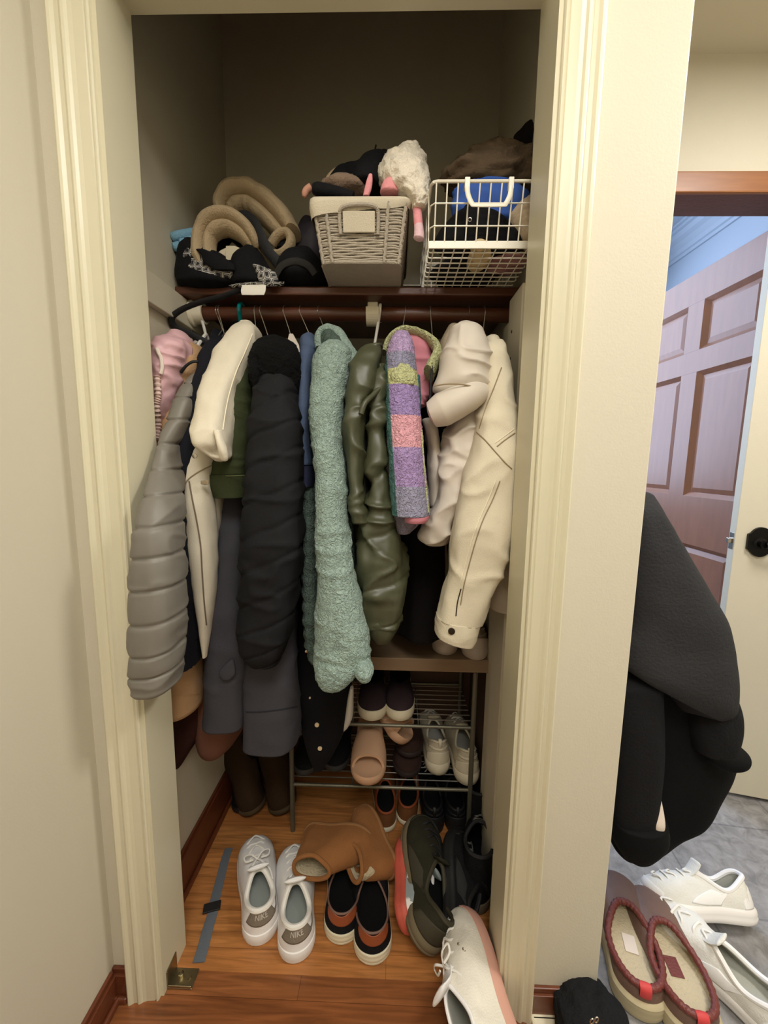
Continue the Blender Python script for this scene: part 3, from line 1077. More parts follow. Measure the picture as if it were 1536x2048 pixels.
# blue knitted glove
gl = wempty('glove', 'pale blue knit glove at the left end of the shelf', 'glove', P(370, 495, Y=1.14))
M_blue = mat('pale blue knit', (128, 172, 196), .95, bump=.5, bscale=300, sheen=.2)
for pts in ([(392, 466, 1.10), (365, 470, 1.08), (342, 475, 1.075)], [(392, 474, 1.10), (372, 486, 1.08), (358, 486, 1.07)], [(380, 484, 1.10), (362, 492, 1.085), (345, 494, 1.075)]):
    MB().tube(pxpath(pts, 14), np.interp(np.linspace(0, 1, 14), [0, .8, .93, 1], [.0125, .0115, .009, .003]), 12).build('finger', M_blue, gl, smooth=True)
blob('palm', P(392, 476, Y=1.13), (.03, .03, .018), M_blue, gl, amp=.003)


# patterned belt bag
def lattice_mat():
    m = bpy.data.materials.new('black cloth with white line lattice')
    m.use_nodes = True
    nt = m.node_tree
    b = nt.nodes['Principled BSDF']
    b.inputs['Roughness'].default_value = .7
    tc = nt.nodes.new('ShaderNodeTexCoord')
    mp = nt.nodes.new('ShaderNodeMapping')
    mp.inputs['Scale'].default_value = (1.0, 0.02, 1.0)
    nt.links.new(tc.outputs['Object'], mp.inputs['Vector'])
    v = nt.nodes.new('ShaderNodeTexVoronoi')
    v.feature = 'DISTANCE_TO_EDGE'
    v.inputs['Scale'].default_value = 62
    v.inputs['Randomness'].default_value = 0.55
    nt.links.new(mp.outputs['Vector'], v.inputs['Vector'])
    r = nt.nodes.new('ShaderNodeValToRGB')
    r.color_ramp.interpolation = 'CONSTANT'
    r.color_ramp.elements[0].color = (*lin((196, 192, 184)), 1)
    e = r.color_ramp.elements
    e[1].position = 0.055
    e[1].color = (*lin((20, 20, 22)), 1)
    for (p_, c_) in ((0.16, (180, 176, 168)), (0.225, (20, 20, 22))):
        k = e.new(p_)
        k.color = (*lin(c_), 1)
    nt.links.new(v.outputs['Distance'], r.inputs['Fac'])
    nt.links.new(r.outputs['Color'], b.inputs['Base Color'])
    return m


M_lattice = lattice_mat()
bb = wempty('belt_bag', 'black bag with white geometric line pattern at the left shelf end', 'bag', P(430, 575, Y=1.08))
loft('pouch', px_rows([(490, 372, 404, 1.10, .03), (505, 362, 428, 1.10, .045), (525, 358, 470, 1.095, .05), (550, 355, 480, 1.09, .05), (568, 357, 485, 1.085, .05)]),
     M_blackcloth, bb, disp=folds(.004, (20, 20, 20)))
loft('patterned_panel', px_rows([(497, 372, 392, 1.062, .012), (510, 366, 425, 1.058, .014), (528, 365, 462, 1.055, .014), (548, 370, 476, 1.05, .014), (556, 385, 470, 1.05, .01)]),
     M_lattice, bb, disp=folds(.002, (20, 20, 20)))
loft('flap', px_rows([(500, 392, 412, 1.038, .006), (512, 404, 440, 1.035, .008), (526, 408, 465, 1.032, .008), (540, 430, 470, 1.03, .006)]), M_blackcloth, bb)
bb2 = wempty('belt_bag', 'black pouch with patterned trim at the shelf edge above the teal hanger', 'bag', P(510, 575, Y=1.07))
loft('pouch', px_rows([(502, 490, 516, 1.10, .03), (520, 470, 530, 1.09, .045), (545, 462, 545, 1.085, .05), (568, 460, 556, 1.08, .045)]), M_blackcloth, bb2, disp=folds(.005, (20, 20, 20)))
loft('patterned_panel', px_rows([(533, 506, 522, 1.043, .012), (545, 512, 552, 1.04, .014), (558, 516, 556, 1.036, .014), (566, 520, 556, 1.033, .010)]), M_lattice, bb2)
q = pxpath([(462, 574, 1.04), (485, 570, 1.028), (515, 568, 1.026), (545, 569, 1.03), (568, 567, 1.04)], 30)
ribbon('patterned_trim', q, .0075, .004, M_lattice, bb2, up=(0, 0, 1))
loft('tag', px_rows([(570, 484, 532, 1.022, .0012), (582, 482, 531, 1.02, .0012), (590, 484, 528, 1.02, .0012)]), mat('white card', (226, 222, 210), .6), bb2, p=5, dome=(0, 0))
# dark flat cap and a bag behind the basket
fc = wempty('flat_cap', 'black cap lying between the patterned pouch and the grey basket', 'cap', P(600, 565, Y=1.12))
loft('crown', px_rows([(508, 590, 628, 1.14, .04), (522, 570, 640, 1.13, .07), (545, 558, 650, 1.12, .09), (566, 556, 655, 1.12, .09)]), M_blackcloth, fc, disp=folds(.004))
q = pxpath([(552, 548, 1.035), (565, 530, 1.03), (590, 522, 1.03), (615, 530, 1.03), (630, 548, 1.04)], 30)
ribbon('brim', q, .008, .003, mat('charcoal felt', (44, 42, 40), .9), fc, up=(0, 1, 0))
tag(blob('dark_bag', P(622, 500, Y=1.22), (.05, .07, .085), mat('dark plum nylon', (38, 32, 38), .7), amp=.012, sc=12),
    'dark soft bag squeezed behind the left side of the grey basket', 'bag')
M_rackgrey = mat('dull grey metal', (120, 116, 106), .5, metal=.6)
# metal strip on the shelf edge between the baskets
tag(MB().box(tuple(P(806, 572, Y=1.070) + [0, 0, .0005]), tuple(P(842, 571, Y=1.073) + [0, .004, .001])).build('metal_strip', M_rackgrey),
    'thin metal strip on the shelf edge between the two baskets', 'strip')
# long black strap falling from the shelf over the rod
q = pxpath([(500, 574, 1.05), (470, 584, 1.04), (440, 594, 1.035), (405, 603, 1.03), (370, 616, 1.03), (348, 630, 1.03), (343, 642, 1.035),
            (352, 655, 1.05), (375, 666, 1.07), (400, 678, 1.09), (420, 690, 1.10)], 90)
tag(ribbon('long_strap', q, .0085, .0028, M_blackstrap, up=(0, 0.5, 1)), 'long black strap trailing from the shelf down past the left rod end', 'strap')

# ------------------------------------------------------------------ clothes on the rod
def on(rows, px, py, off=0.001, p=2.3):
    """point of the cloth surface (rows as for px_rows) seen at photograph position (px, py)"""
    hit = SRC.get(id(rows))
    if hit is not None:
        if hit[3] is None:
            hit = (hit[0], hit[1], hit[2], BVHTree.FromPolygons([Vector(v) for v in hit[1]], hit[2]))
            SRC[id(rows)] = hit
        o = Vector((0, 0, CAMZ))
        xl_ = np.interp(py, [r[0] for r in rows], [r[1] for r in rows])
        xr_ = np.interp(py, [r[0] for r in rows], [r[2] for r in rows])
        for s_ in (0, .06, .12, .2, .3, .45):
            x_ = px + s_ * ((xl_ + xr_) / 2 - px)
            d = Vector(P(x_, py, Y=1.0)) - o
            loc = hit[3].ray_cast(o, d.normalized())[0]
            if loc is not None:
                return np.array(loc - d.normalized() * off)
    ys = [r[0] for r in rows]
    xl = np.interp(py, ys, [r[1] for r in rows])
    xr = np.interp(py, ys, [r[2] for r in rows])
    Y = np.interp(py, ys, [r[3] for r in rows])
    b = np.interp(py, ys, [r[4] for r in rows])
    u = np.clip(abs((px - (xl + xr) / 2) / ((xr - xl) / 2)), 0, 0.985)
    yf = Y - b * (1 - u ** p) ** (1 / p) - off
    return P(px, py, Y=yf)


def seam(name, rows, pts, m, parent, r=0.0011, off=0.0008, n=None):
    pp = crom(pts, n or 8 * len(pts))
    q = np.array([on(rows, x, y, off) for x, y in pp])
    return MB().tube(q, r, 6).build(name, m, parent, smooth=True)


def button(name, rows, px, py, m, parent, r=0.006):
    c = on(rows, px, py, 0.0)
    return MB().lathe([(r * .4, -.0035), (r, -.003), (r, .001), (r * .6, .003)], c, 'y', 16).build(name, m, parent, smooth=True)


def body(root, m, px, ztop, zbot, a=0.035, yc=1.125, b=0.19, disp=None, p=2.6):
    x = P(px, 760, Y=yc)[0]
    H = ztop - zbot
    rows = [(x, yc, ztop, a * .5, b * .25), (x, yc, ztop - .03, a * .8, b * .55), (x, yc, ztop - .075, a, b * .95), (x, yc, ztop - .075 - (H - .075) * .4, a, b),
            (x, yc, ztop - .075 - (H - .075) * .75, a, b), (x, yc, zbot, a, b)]
    return loft('body', rows, m, root, p=p, disp=disp or folds(.006, (9, 9, 3), seed=px * .13), n=46)


M_pink = mat('pink nylon', (214, 172, 176), .5, bump=.15, bscale=60, sheen=.1)
M_creamtrim = mat('off white drawcord', (226, 212, 198), .7)
M_tan = mat('camel wool', (182, 146, 108), .92, var=.08, vscale=40, bump=.35, bscale=320, sheen=.3)
M_maroon = mat('dark maroon wool', (58, 32, 28), .95, var=.1, bump=.3, bscale=300)
M_dusty = mat('dusty brown wool', (120, 82, 66), .95, var=.08, bump=.3, bscale=300)
M_greypuff = mat('warm grey nylon', (116, 111, 102), .5, var=.05, bump=.12, bscale=50)
M_navyblack = mat('blue black fleece', (24, 25, 32), .95, bump=.35, bscale=380, sheen=.2)
M_cream = mat('cream twill', (216, 207, 186), .85, var=.04, vscale=30, bump=.2, bscale=500)
M_olive = mat('olive green cotton', (56, 62, 38), .85, var=.1, vscale=20, bump=.25, bscale=450)
M_slate = mat('slate grey cotton', (65, 64, 69), .88, var=.12, vscale=9, bump=.25, bscale=450)
M_blackpuff = mat('matt black nylon', (25, 25, 27), .8, bump=.15, bscale=90)
M_fur = mat('black fur', (8, 8, 8), .95, bump=1.0, bscale=260, sheen=.08)
M_denim = mat('blue denim', (78, 92, 118), .9, var=.22, vscale=34, bump=.4, bscale=600)
M_denimdark = mat('dark blue denim', (44, 48, 70), .9, var=.15, vscale=34, bump=.4, bscale=600)
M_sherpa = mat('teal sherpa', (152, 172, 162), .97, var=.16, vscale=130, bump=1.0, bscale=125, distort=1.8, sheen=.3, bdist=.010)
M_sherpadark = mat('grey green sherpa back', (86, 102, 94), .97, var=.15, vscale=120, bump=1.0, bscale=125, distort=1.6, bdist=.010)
M_oliveglossy = mat('glossy olive nylon', (70, 72, 50), .44, bump=.1, bscale=40, spec=.6)
M_beigepuff = mat('oyster nylon', (210, 200, 186), .6, bump=.1, bscale=60)
M_creamdenim = mat('cream denim', (216, 206, 182), .85, var=.06, vscale=26, bump=.3, bscale=550)
M_stitch = mat('cream stitching', (236, 226, 200), .8)
M_seamdark = mat('dark beige seam thread', (150, 134, 106), .9)  # seam thread in a darker beige than the cloth
M_button = mat('dark bronze button', (58, 48, 36), .4, metal=.7)
M_gold = mat('pale gold button', (222, 206, 168), .3, metal=.2)

CLOTHES = 'garments hanging from the clothes rod'

# pink ruched puffer
g = wempty('puffer_jacket', 'pink ruched puffer jacket at the far left end of the rod', 'jacket', P(330, 980, Y=.95), CLOTHES)
R1 = [(678, 328, 362, .95, .03), (692, 312, 374, .94, .05), (730, 306, 368, .93, .055), (780, 306, 356, .93, .055), (840, 308, 340, .925, .05), (900, 312, 330, .92, .045), (980, 315, 328, .92, .04)]
loft('body', px_rows(R1), M_pink, g, seg=64, n=90, disp=addd(ridged(.006, (22, 22, 40)), folds(.003, (30, 30, 30))))
R1b = [(668, 346, 370, 1.0, .03), (682, 338, 382, 1.0, .045), (704, 344, 380, .99, .045)]
loft('collar', px_rows(R1b), M_pink, g, disp=folds(.004, (20, 20, 20)))
q = np.array([on(R1, x, y, .004) for x, y in ((313, 696), (317, 706), (322, 716), (324, 735), (321, 748))])
MB().tube(crom(q, 30), .0042, 8).build('drawcord', M_creamtrim, g, smooth=True)
q = np.array([on(R1, x, y, .003) for x, y in ((314, 752), (316, 790), (313, 810), (316, 850), (314, 880))])
qq = crom(q, 60)
MB().tube(qq, .0065 + .0018 * np.sin(np.arange(60) * 1.9), 8).build('ruched_trim', mat('pale pink ruffle', (224, 196, 184), .6), g, smooth=True)

# long camel coat
g = wempty('coat', 'long camel wool coat behind the grey quilted puffer', 'coat', P(365, 1400, Y=.98), CLOTHES)
R2 = [(694, 374, 402, 1.03, .04), (708, 366, 408, 1.01, .05), (740, 358, 408, .99, .05), (790, 345, 390, .98, .05), (860, 330, 385, .96, .06), (980, 330, 385, .95, .06), (1150, 332, 392, .95, .06), (1300, 335, 397, .94, .07), (1404, 330, 403, .94, .08)]
loft('body', px_rows(R2), M_tan, g, disp=folds(.004, (10, 10, 3)), dome=(.5, .05), p=2.6)
seam('hem_stitch', R2, [(344, 1392), (370, 1391), (398, 1387)], M_tan, g, r=.0012)
q = pxpath([(362, 745, .925), (372, 732, .92), (384, 724, .92), (396, 723, .925)], 20)
MB().tube(q, .0032, 8).build('hanging_loop', M_blackstrap, g, smooth=True)

# dark maroon long coat, dusty brown long coat
g = wempty('coat', 'long dark maroon coat, its hem low against the closet left wall', 'coat', P(380, 1500, Y=1.1), CLOTHES)
R = [(900, 372, 420, 1.10, .07), (1200, 362, 424, 1.06, .07), (1380, 352, 424, 1.03, .07), (1440, 350, 418, 1.02, .07), (1485, 350, 392, 1.01, .06), (1525, 352, 366, 1.0, .04)]
loft('body', px_rows(R), M_maroon, g, disp=folds(.006, (9, 9, 3)), p=2.8)
g = wempty('coat', 'long dusty brown coat with a rounded hem below the slate jacket', 'coat', P(440, 1490, Y=1.06), CLOTHES)
R = [(900, 430, 490, 1.10, .08), (1200, 410, 490, 1.08, .10), (1400, 402, 488, 1.06, .10), (1455, 404, 484, 1.06, .10), (1482, 412, 470, 1.06, .08), (1495, 425, 455, 1.06, .05)]
loft('body', px_rows(R), M_dusty, g, disp=folds(.005, (10, 10, 3)))

# grey quilted puffer pushing out through the opening
g = wempty('puffer_coat', 'warm grey quilted puffer coat bulging past the left door jamb', 'coat', P(318, 1375, Y=.74), CLOTHES)
R3 = [(752, 390, 412, .95, .03), (772, 376, 412, .93, .042), (800, 362, 404, .91, .048), (842, 347, 391, .885, .05), (890, 332, 364, .86, .05),
      (940, 318, 358, .825, .05), (990, 303, 356, .775, .05), (1050, 287, 356, .745, .055), (1110, 277, 358, .733, .055), (1170, 274, 361, .73, .055),
      (1230, 275, 361, .728, .055), (1290, 275, 359, .728, .055), (1330, 276, 357, .728, .055), (1372, 284, 350, .728, .05)]
loft('sleeve', px_rows(R3), M_greypuff, g, seg=60, n=220, p=2.7, dome=(.5, .15),
     disp=addd(quilt(13.0, .0055, slant=.05, wr=.0015), ridged(.003, (14, 14, 30))))
body(g, M_greypuff, 392, 1.42, .72, a=.014, yc=1.17, b=.13, disp=quilt(11, .007))

# blue black fleece
g = wempty('fleece_jacket', 'blue black fleece jacket between the grey puffer and the cream coat', 'jacket', P(375, 1325, Y=.9), CLOTHES)
R4 = [(688, 424, 452, 1.05, .04), (702, 412, 458, 1.02, .05), (722, 406, 458, .99, .055), (750, 400, 450, .96, .055), (800, 382, 432, .93, .055), (900, 360, 412, .90, .05),
      (1000, 354, 400, .885, .05), (1100, 354, 394, .88, .05), (1200, 356, 396, .88, .05), (1275, 357, 396, .88, .05)]
loft('sleeve', px_rows(R4), M_navyblack, g, n=80, disp=addd(folds(.004, (12, 12, 6)), ridged(.003, (14, 14, 30))))
loft('cuff', px_rows([(1274, 358, 396, .88, .05), (1300, 357, 395, .88, .05), (1326, 359, 394, .88, .048)]), M_navyblack, g, disp=lambda u, v, p: .0016 * np.sin(u * 26), dome=(.2, .1))
loft('hood', px_rows([(664, 432, 446, 1.16, .03), (676, 426, 454, 1.13, .04), (692, 424, 458, 1.08, .045), (710, 430, 458, 1.04, .04)]), M_navyblack, g, disp=folds(.006, (20, 20, 20)))
body(g, M_navyblack, 428, 1.50, .82, a=.016, yc=1.2, b=.12)

# cream coat on the teal hanger
g = wempty('coat', 'cream twill coat with pointed front flap on the teal hanger', 'coat', P(420, 1315, Y=.86), CLOTHES)
R5 = [(648, 480, 508, 1.04, .03), (664, 466, 520, 1.02, .05), (700, 444, 512, .98, .055), (740, 425, 495, .94, .055), (790, 411, 473, .90, .055), (840, 398, 462, .865, .055),
      (868, 391, 459, .85, .055), (892, 396, 455, .84, .05), (912, 420, 455, .84, .035), (920, 430, 450, .84, .02)]
loft('sleeve', px_rows(R5), M_cream, g, seg=60, n=110, p=2.9, disp=addd(folds(.005, (16, 16, 9)), ridged(.003, (14, 14, 14)), lambda u, v, p: -.010 * np.exp(-((v - .86) / .07) ** 2) * (np.cos(u + 1.1) > .2) * (.5 + .5 * np.cos((u + 1.1) * 3))))
seam('sleeve_seam', R5, [(505, 668), (490, 705), (472, 745), (458, 790), (450, 830), (446, 860)], M_stitch, g, r=.0014)
loft('sleeve_tab', px_rows([(862, 428, 442, .80, .010), (880, 434, 446, .795, .012), (900, 438, 452, .795, .012), (914, 441, 455, .80, .010), (921, 445, 454, .802, .007)]), M_cream, g, disp=folds(.003, (40, 40, 30)))
R5b = [(890, 384, 440, .90, .03), (920, 370, 432, .89, .035), (950, 361, 425, .885, .035), (1000, 363, 424, .88, .035), (1050, 371, 430, .88, .035), (1110, 380, 434, .88, .035),
       (1170, 389, 430, .88, .03), (1230, 397, 424, .88, .025), (1280, 403, 417, .88, .015), (1314, 407, 412, .88, .008)]
loft('front_flap', px_rows(R5b), M_cream, g, n=80, disp=folds(.003, (20, 20, 10)))
R5c = [(930, 410, 446, .93, .03), (1000, 414, 446, .93, .04), (1080, 420, 442, .93, .04), (1180, 415, 436, .93, .03)]
loft('inner_panel', px_rows(R5c), M_cream, g, disp=folds(.004, (20, 20, 10)))
seam('zipper', R5b, [(378, 962), (385, 1000), (393, 1040), (401, 1090), (404, 1140), (408, 1200), (413, 1250)], mat('taupe zipper tape', (120, 106, 86), .7), g, r=.0018)
seam('flap_edge', R5b, [(425, 930), (395, 945), (374, 962), (366, 985)], M_seamdark, g, r=.0014)
button('button', R5b, 390, 912, M_chrome, g, .0052)
loft('pocket_welt', px_rows([(962, 402, 418, .843, .003), (964, 402, 418, .843, .003), (968, 402, 418, .843, .003)]), M_seamdark, g, p=4)
body(g, M_cream, 470, 1.54, .85, a=.018, yc=1.18, b=.13)

# olive cotton jacket
g = wempty('jacket', 'olive green cotton jacket with a wide hem band beside the black puffer', 'jacket', P(465, 995, Y=.95), CLOTHES)
R6 = [(700, 488, 512, 1.02, .05), (740, 472, 512, .98, .06), (800, 460, 512, .95, .06), (850, 452, 510, .94, .06), (900, 438, 508, .93, .06), (948, 426, 506, .925, .06)]
loft('sleeve', px_rows(R6), M_olive, g, n=70, disp=addd(folds(.004, (12, 12, 10)), ridged(.004, (14, 14, 30))), dome=(.5, .05))
loft('hem_band', px_rows([(949, 425, 507, .924, .062), (970, 427, 506, .924, .062), (992, 436, 504, .924, .060)]), M_olive, g, dome=(.05, .05), disp=folds(.002))
seam('hem_stitch', [(940, 424, 508, .924, .063), (1000, 424, 508, .924, .063)], [(428, 951), (460, 952), (498, 950)], mat('pale olive thread', (104, 108, 70), .8), g, r=.0009)
body(g, M_olive, 508, 1.52, 1.06, a=.012, yc=1.17, b=.14)

# slate jacket
g = wempty('jacket', 'long slate grey cotton jacket hanging low in the middle left', 'jacket', P(520, 1480, Y=.97), CLOTHES)
R7 = [(930, 446, 500, 1.0, .05), (1000, 438, 500, .98, .05), (1100, 430, 498, .96, .055), (1200, 424, 500, .95, .06), (1300, 418, 502, .945, .06), (1380, 414, 500, .94, .06), (1438, 415, 498, .94, .06)]
loft('front_panel', px_rows(R7), M_slate, g, n=70, disp=addd(folds(.006, (14, 14, 4)), ridged(.004, (12, 12, 18))), dome=(.3, .05), p=2.6)
R7b = [(980, 500, 590, 1.02, .06), (1150, 492, 592, .99, .06), (1300, 489, 595, .96, .065), (1400, 488, 597, .95, .065), (1478, 490, 595, .945, .065)]
loft('back_panel', px_rows(R7b), M_slate, g, n=70, disp=addd(folds(.006, (12, 12, 4), 4.0), ridged(.004, (12, 12, 18), 3.)), dome=(.3, .05), p=2.8)
seam('hem_stitch', R7b, [(492, 1424), (520, 1424), (555, 1420), (594, 1413)], mat('dark slate thread', (44, 44, 52), .9), g, r=.0016)
loft('pocket_flap', px_rows([(1320, 462, 466, .878, .004), (1335, 445, 470, .877, .005), (1348, 438, 470, .876, .005), (1358, 444, 462, .876, .004)]), M_slate, g)

# black puffer with fur collar
g = wempty('puffer_coat', 'black quilted puffer coat with a black fur collar', 'coat', P(540, 1322, Y=.88), CLOTHES)
R8 = [(732, 548, 570, .96, .04), (755, 528, 584, .94, .05), (800, 511, 592, .91, .06), (850, 504, 599, .89, .065), (900, 499, 602, .88, .065), (960, 496, 604, .87, .065),
      (1020, 494, 604, .865, .065), (1080, 490, 604, .86, .065), (1140, 486, 600, .86, .065), (1200, 482, 592, .86, .06), (1250, 480, 584, .86, .06), (1295, 484, 572, .86, .055), (1320, 500, 560, .86, .04)]
loft('sleeve', px_rows(R8), M_blackpuff, g, seg=64, n=170, disp=addd(quilt(11, .005, slant=.42, wr=.002), ridged(.006, (11, 11, 20), 5.)), p=2.7)
RC = [(678, 535, 568, .99, .035), (690, 515, 592, .97, .055), (715, 502, 602, .95, .065), (745, 502, 604, .945, .06), (775, 508, 603, .95, .05), (800, 540, 602, .965, .045), (840, 572, 602, .98, .035)]
loft('fur_collar', px_rows(RC), M_fur, g, seg=90, n=90, disp=addd(folds(.004, (30, 30, 30)), lambda u, v, p: .0022 * vnoise(p * 220)))
loft('fur_collar_front', px_rows([(720, 503, 535, .93, .04), (750, 504, 530, .915, .04), (775, 510, 526, .91, .03), (790, 515, 522, .91, .015)]), M_fur, g, seg=60, n=50, disp=lambda u, v, p: .0025 * vnoise(p * 220))
body(g, M_blackpuff, 556, 1.53, .80, a=.028, yc=1.18, b=.15, disp=quilt(9, .006))

# denim jacket
g = wempty('denim_jacket', 'faded blue denim jacket between the black puffer and the teal fleece', 'jacket', P(615, 975, Y=.97), CLOTHES)
R9 = [(700, 603, 634, 1.02, .04), (740, 602, 626, .99, .045), (800, 600, 624, .97, .045), (870, 598, 622, .96, .045), (930, 601, 627, .955, .045)]
loft('sleeve', px_rows(R9), M_denim, g, disp=addd(folds(.003, (16, 16, 8)), ridged(.002, (20, 20, 30))), dome=(.4, .05))
loft('collar', px_rows([(672, 612, 630, 1.07, .03), (682, 604, 636, 1.05, .05), (700, 602, 638, 1.03, .05), (712, 606, 632, 1.02, .03)]), M_denim, g, disp=folds(.003))
loft('cuff', px_rows([(932, 602, 629, .954, .047), (950, 604, 630, .954, .047), (972, 606, 630, .954, .046)]), M_denimdark, g, dome=(.05, .05))
body(g, M_denim, 612, 1.53, 1.02, a=.012, yc=1.18, b=.14)

# teal sherpa jacket
g = wempty('sherpa_jacket', 'teal sherpa fleece jacket with a hood and one long sleeve', 'jacket', P(690, 1370, Y=.82), CLOTHES)
R10 = [(690, 648, 692, .98, .04), (705, 634, 705, .965, .055), (740, 625, 704, .95, .06), (790, 622, 694, .935, .06), (850, 624, 684, .915, .055), (920, 630, 686, .895, .055), (1000, 633, 693, .875, .055),
       (1080, 635, 698, .86, .055), (1150, 637, 709, .845, .055), (1220, 634, 724, .835, .055), (1280, 631, 736, .828, .055), (1325, 630, 743, .825, .055)]
loft('sleeve', px_rows(R10), M_sherpa, g, seg=72, n=180, disp=addd(folds(.004, (14, 14, 8)), ridged(.004, (9, 9, 22), 2.), lambda u, v, p: .0016 * vnoise(p * 120) + .0012 * vnoise(p * 230)))
loft('cuff', px_rows([(1312, 633, 726, .823, .056), (1335, 631, 722, .822, .058), (1358, 640, 700, .822, .05), (1366, 652, 690, .822, .035)]), M_sherpa, g, seg=70, n=60,
     disp=lambda u, v, p: .002 * vnoise(p * 170) + .0014 * vnoise(p * 300), dome=(.3, .2))
loft('cuff_lip', px_rows([(1322, 712, 738, .80, .03), (1338, 708, 747, .795, .034), (1352, 716, 744, .795, .028)]), M_sherpa, g, disp=lambda u, v, p: .002 * vnoise(p * 170))
q = pxpath([(640, 700, 1.0), (640, 672, 1.01), (656, 660, 1.01), (676, 666, 1.0), (692, 690, .985), (706, 712, .97), (704, 735, .955), (694, 752, .95)], 70)
MB().tube(q, .0125 + .0015 * vnoise(q * 90), 14, flat=1.5, up=(0, 1, 0)).build('hood_rim', M_sherpa, g, smooth=True)
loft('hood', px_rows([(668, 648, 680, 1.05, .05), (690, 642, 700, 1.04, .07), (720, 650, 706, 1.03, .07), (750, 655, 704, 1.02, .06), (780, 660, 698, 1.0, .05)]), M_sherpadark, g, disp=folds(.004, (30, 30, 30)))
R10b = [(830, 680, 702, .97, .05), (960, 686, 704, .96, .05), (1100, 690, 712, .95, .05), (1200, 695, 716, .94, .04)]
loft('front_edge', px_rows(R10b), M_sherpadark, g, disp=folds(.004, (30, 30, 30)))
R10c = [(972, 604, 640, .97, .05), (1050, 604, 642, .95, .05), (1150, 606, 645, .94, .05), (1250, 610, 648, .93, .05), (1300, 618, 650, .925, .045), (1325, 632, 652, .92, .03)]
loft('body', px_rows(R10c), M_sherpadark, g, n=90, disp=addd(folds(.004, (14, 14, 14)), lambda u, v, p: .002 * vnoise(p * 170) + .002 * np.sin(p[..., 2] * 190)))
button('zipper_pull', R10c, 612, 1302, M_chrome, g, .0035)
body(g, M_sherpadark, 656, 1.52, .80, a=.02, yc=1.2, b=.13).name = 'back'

# black coat with gold buttons and white lining, far behind
g = wempty('coat', 'black coat with pale gold buttons and white lining hanging below the teal sleeve', 'coat', P(645, 1525, Y=1.0), CLOTHES)
RB = [(940, 596, 690, 1.12, .08), (1150, 594, 700, 1.08, .08), (1300, 597, 705, 1.05, .07), (1380, 602, 703, 1.03, .07), (1440, 606, 696, 1.02, .06), (1490, 616, 676, 1.015, .05), (1528, 628, 652, 1.01, .03)]
loft('front', px_rows(RB), mat('black felt', (15, 15, 18), .92, bump=.3, bscale=350), g, disp=folds(.006, (10, 10, 4)), p=2.8)
loft('lining', px_rows([(1375, 700, 707, 1.0, .01), (1400, 694, 707, 1.0, .015), (1430, 688, 706, 1.0, .02), (1450, 684, 698, 1.0, .015), (1461, 682, 688, 1.0, .008)]), mat('white lining', (190, 186, 178), .8), g)
for (x, y) in ((634, 1449), (640, 1496)):
    button('button', RB, x, y, M_gold, g, .0058)
button('button', RB, 620, 1395, M_gold, g, .0025)

# glossy olive puffer
g = wempty('puffer_coat', 'glossy olive puffer coat with a deep front fold', 'coat', P(765, 1275, Y=.92), CLOTHES)
R11 = [(698, 722, 768, .97, .04), (715, 708, 770, .955, .05), (760, 698, 756, .935, .055), (800, 692, 742, .925, .055), (850, 691, 732, .915, .05), (910, 693, 727, .91, .05), (980, 698, 727, .905, .05),
       (1040, 702, 738, .90, .05)]
loft('sleeve', px_rows(R11), M_oliveglossy, g, seg=60, n=140, p=2.8, disp=addd(ridged(.010, (13, 13, 20), 1.), folds(.004, (20, 20, 14))))
R11b = [(735, 752, 776, .96, .04), (770, 742, 778, .95, .05), (820, 735, 778, .945, .055), (880, 732, 778, .94, .055), (950, 731, 783, .935, .055), (1010, 730, 792, .93, .06), (1060, 720, 800, .925, .06),
        (1110, 712, 808, .92, .065), (1160, 712, 814, .92, .065), (1200, 718, 812, .92, .065), (1236, 724, 806, .92, .06)]
loft('front_panel', px_rows(R11b), M_oliveglossy, g, seg=64, n=170, p=2.8, disp=addd(ridged(.013, (13, 13, 20), 6.), folds(.005, (22, 22, 14)), quilt(5, .005, slant=.15, wr=.002)))
loft('hem', px_rows([(1232, 724, 804, .92, .058), (1255, 732, 797, .92, .055), (1272, 744, 786, .92, .045)]), M_oliveglossy, g, disp=folds(.004, (20, 20, 20)))
loft('inner_fold', px_rows([(800, 722, 742, .96, .03), (900, 718, 738, .955, .03), (1000, 718, 742, .95, .03), (1050, 724, 752, .94, .03)]), mat('shaded olive fold', (22, 23, 17), .6), g)  # dark strip standing in for the shade inside the front fold
q = pxpath([(722, 828, .862), (730, 806, .866), (746, 790, .885), (760, 776, .90)], 24)
MB().tube(q, .006, 10).build('fold_edge', M_oliveglossy, g, smooth=True)
body(g, M_oliveglossy, 750, 1.50, .78, a=.03, yc=1.17, b=.14, disp=quilt(6, .006))


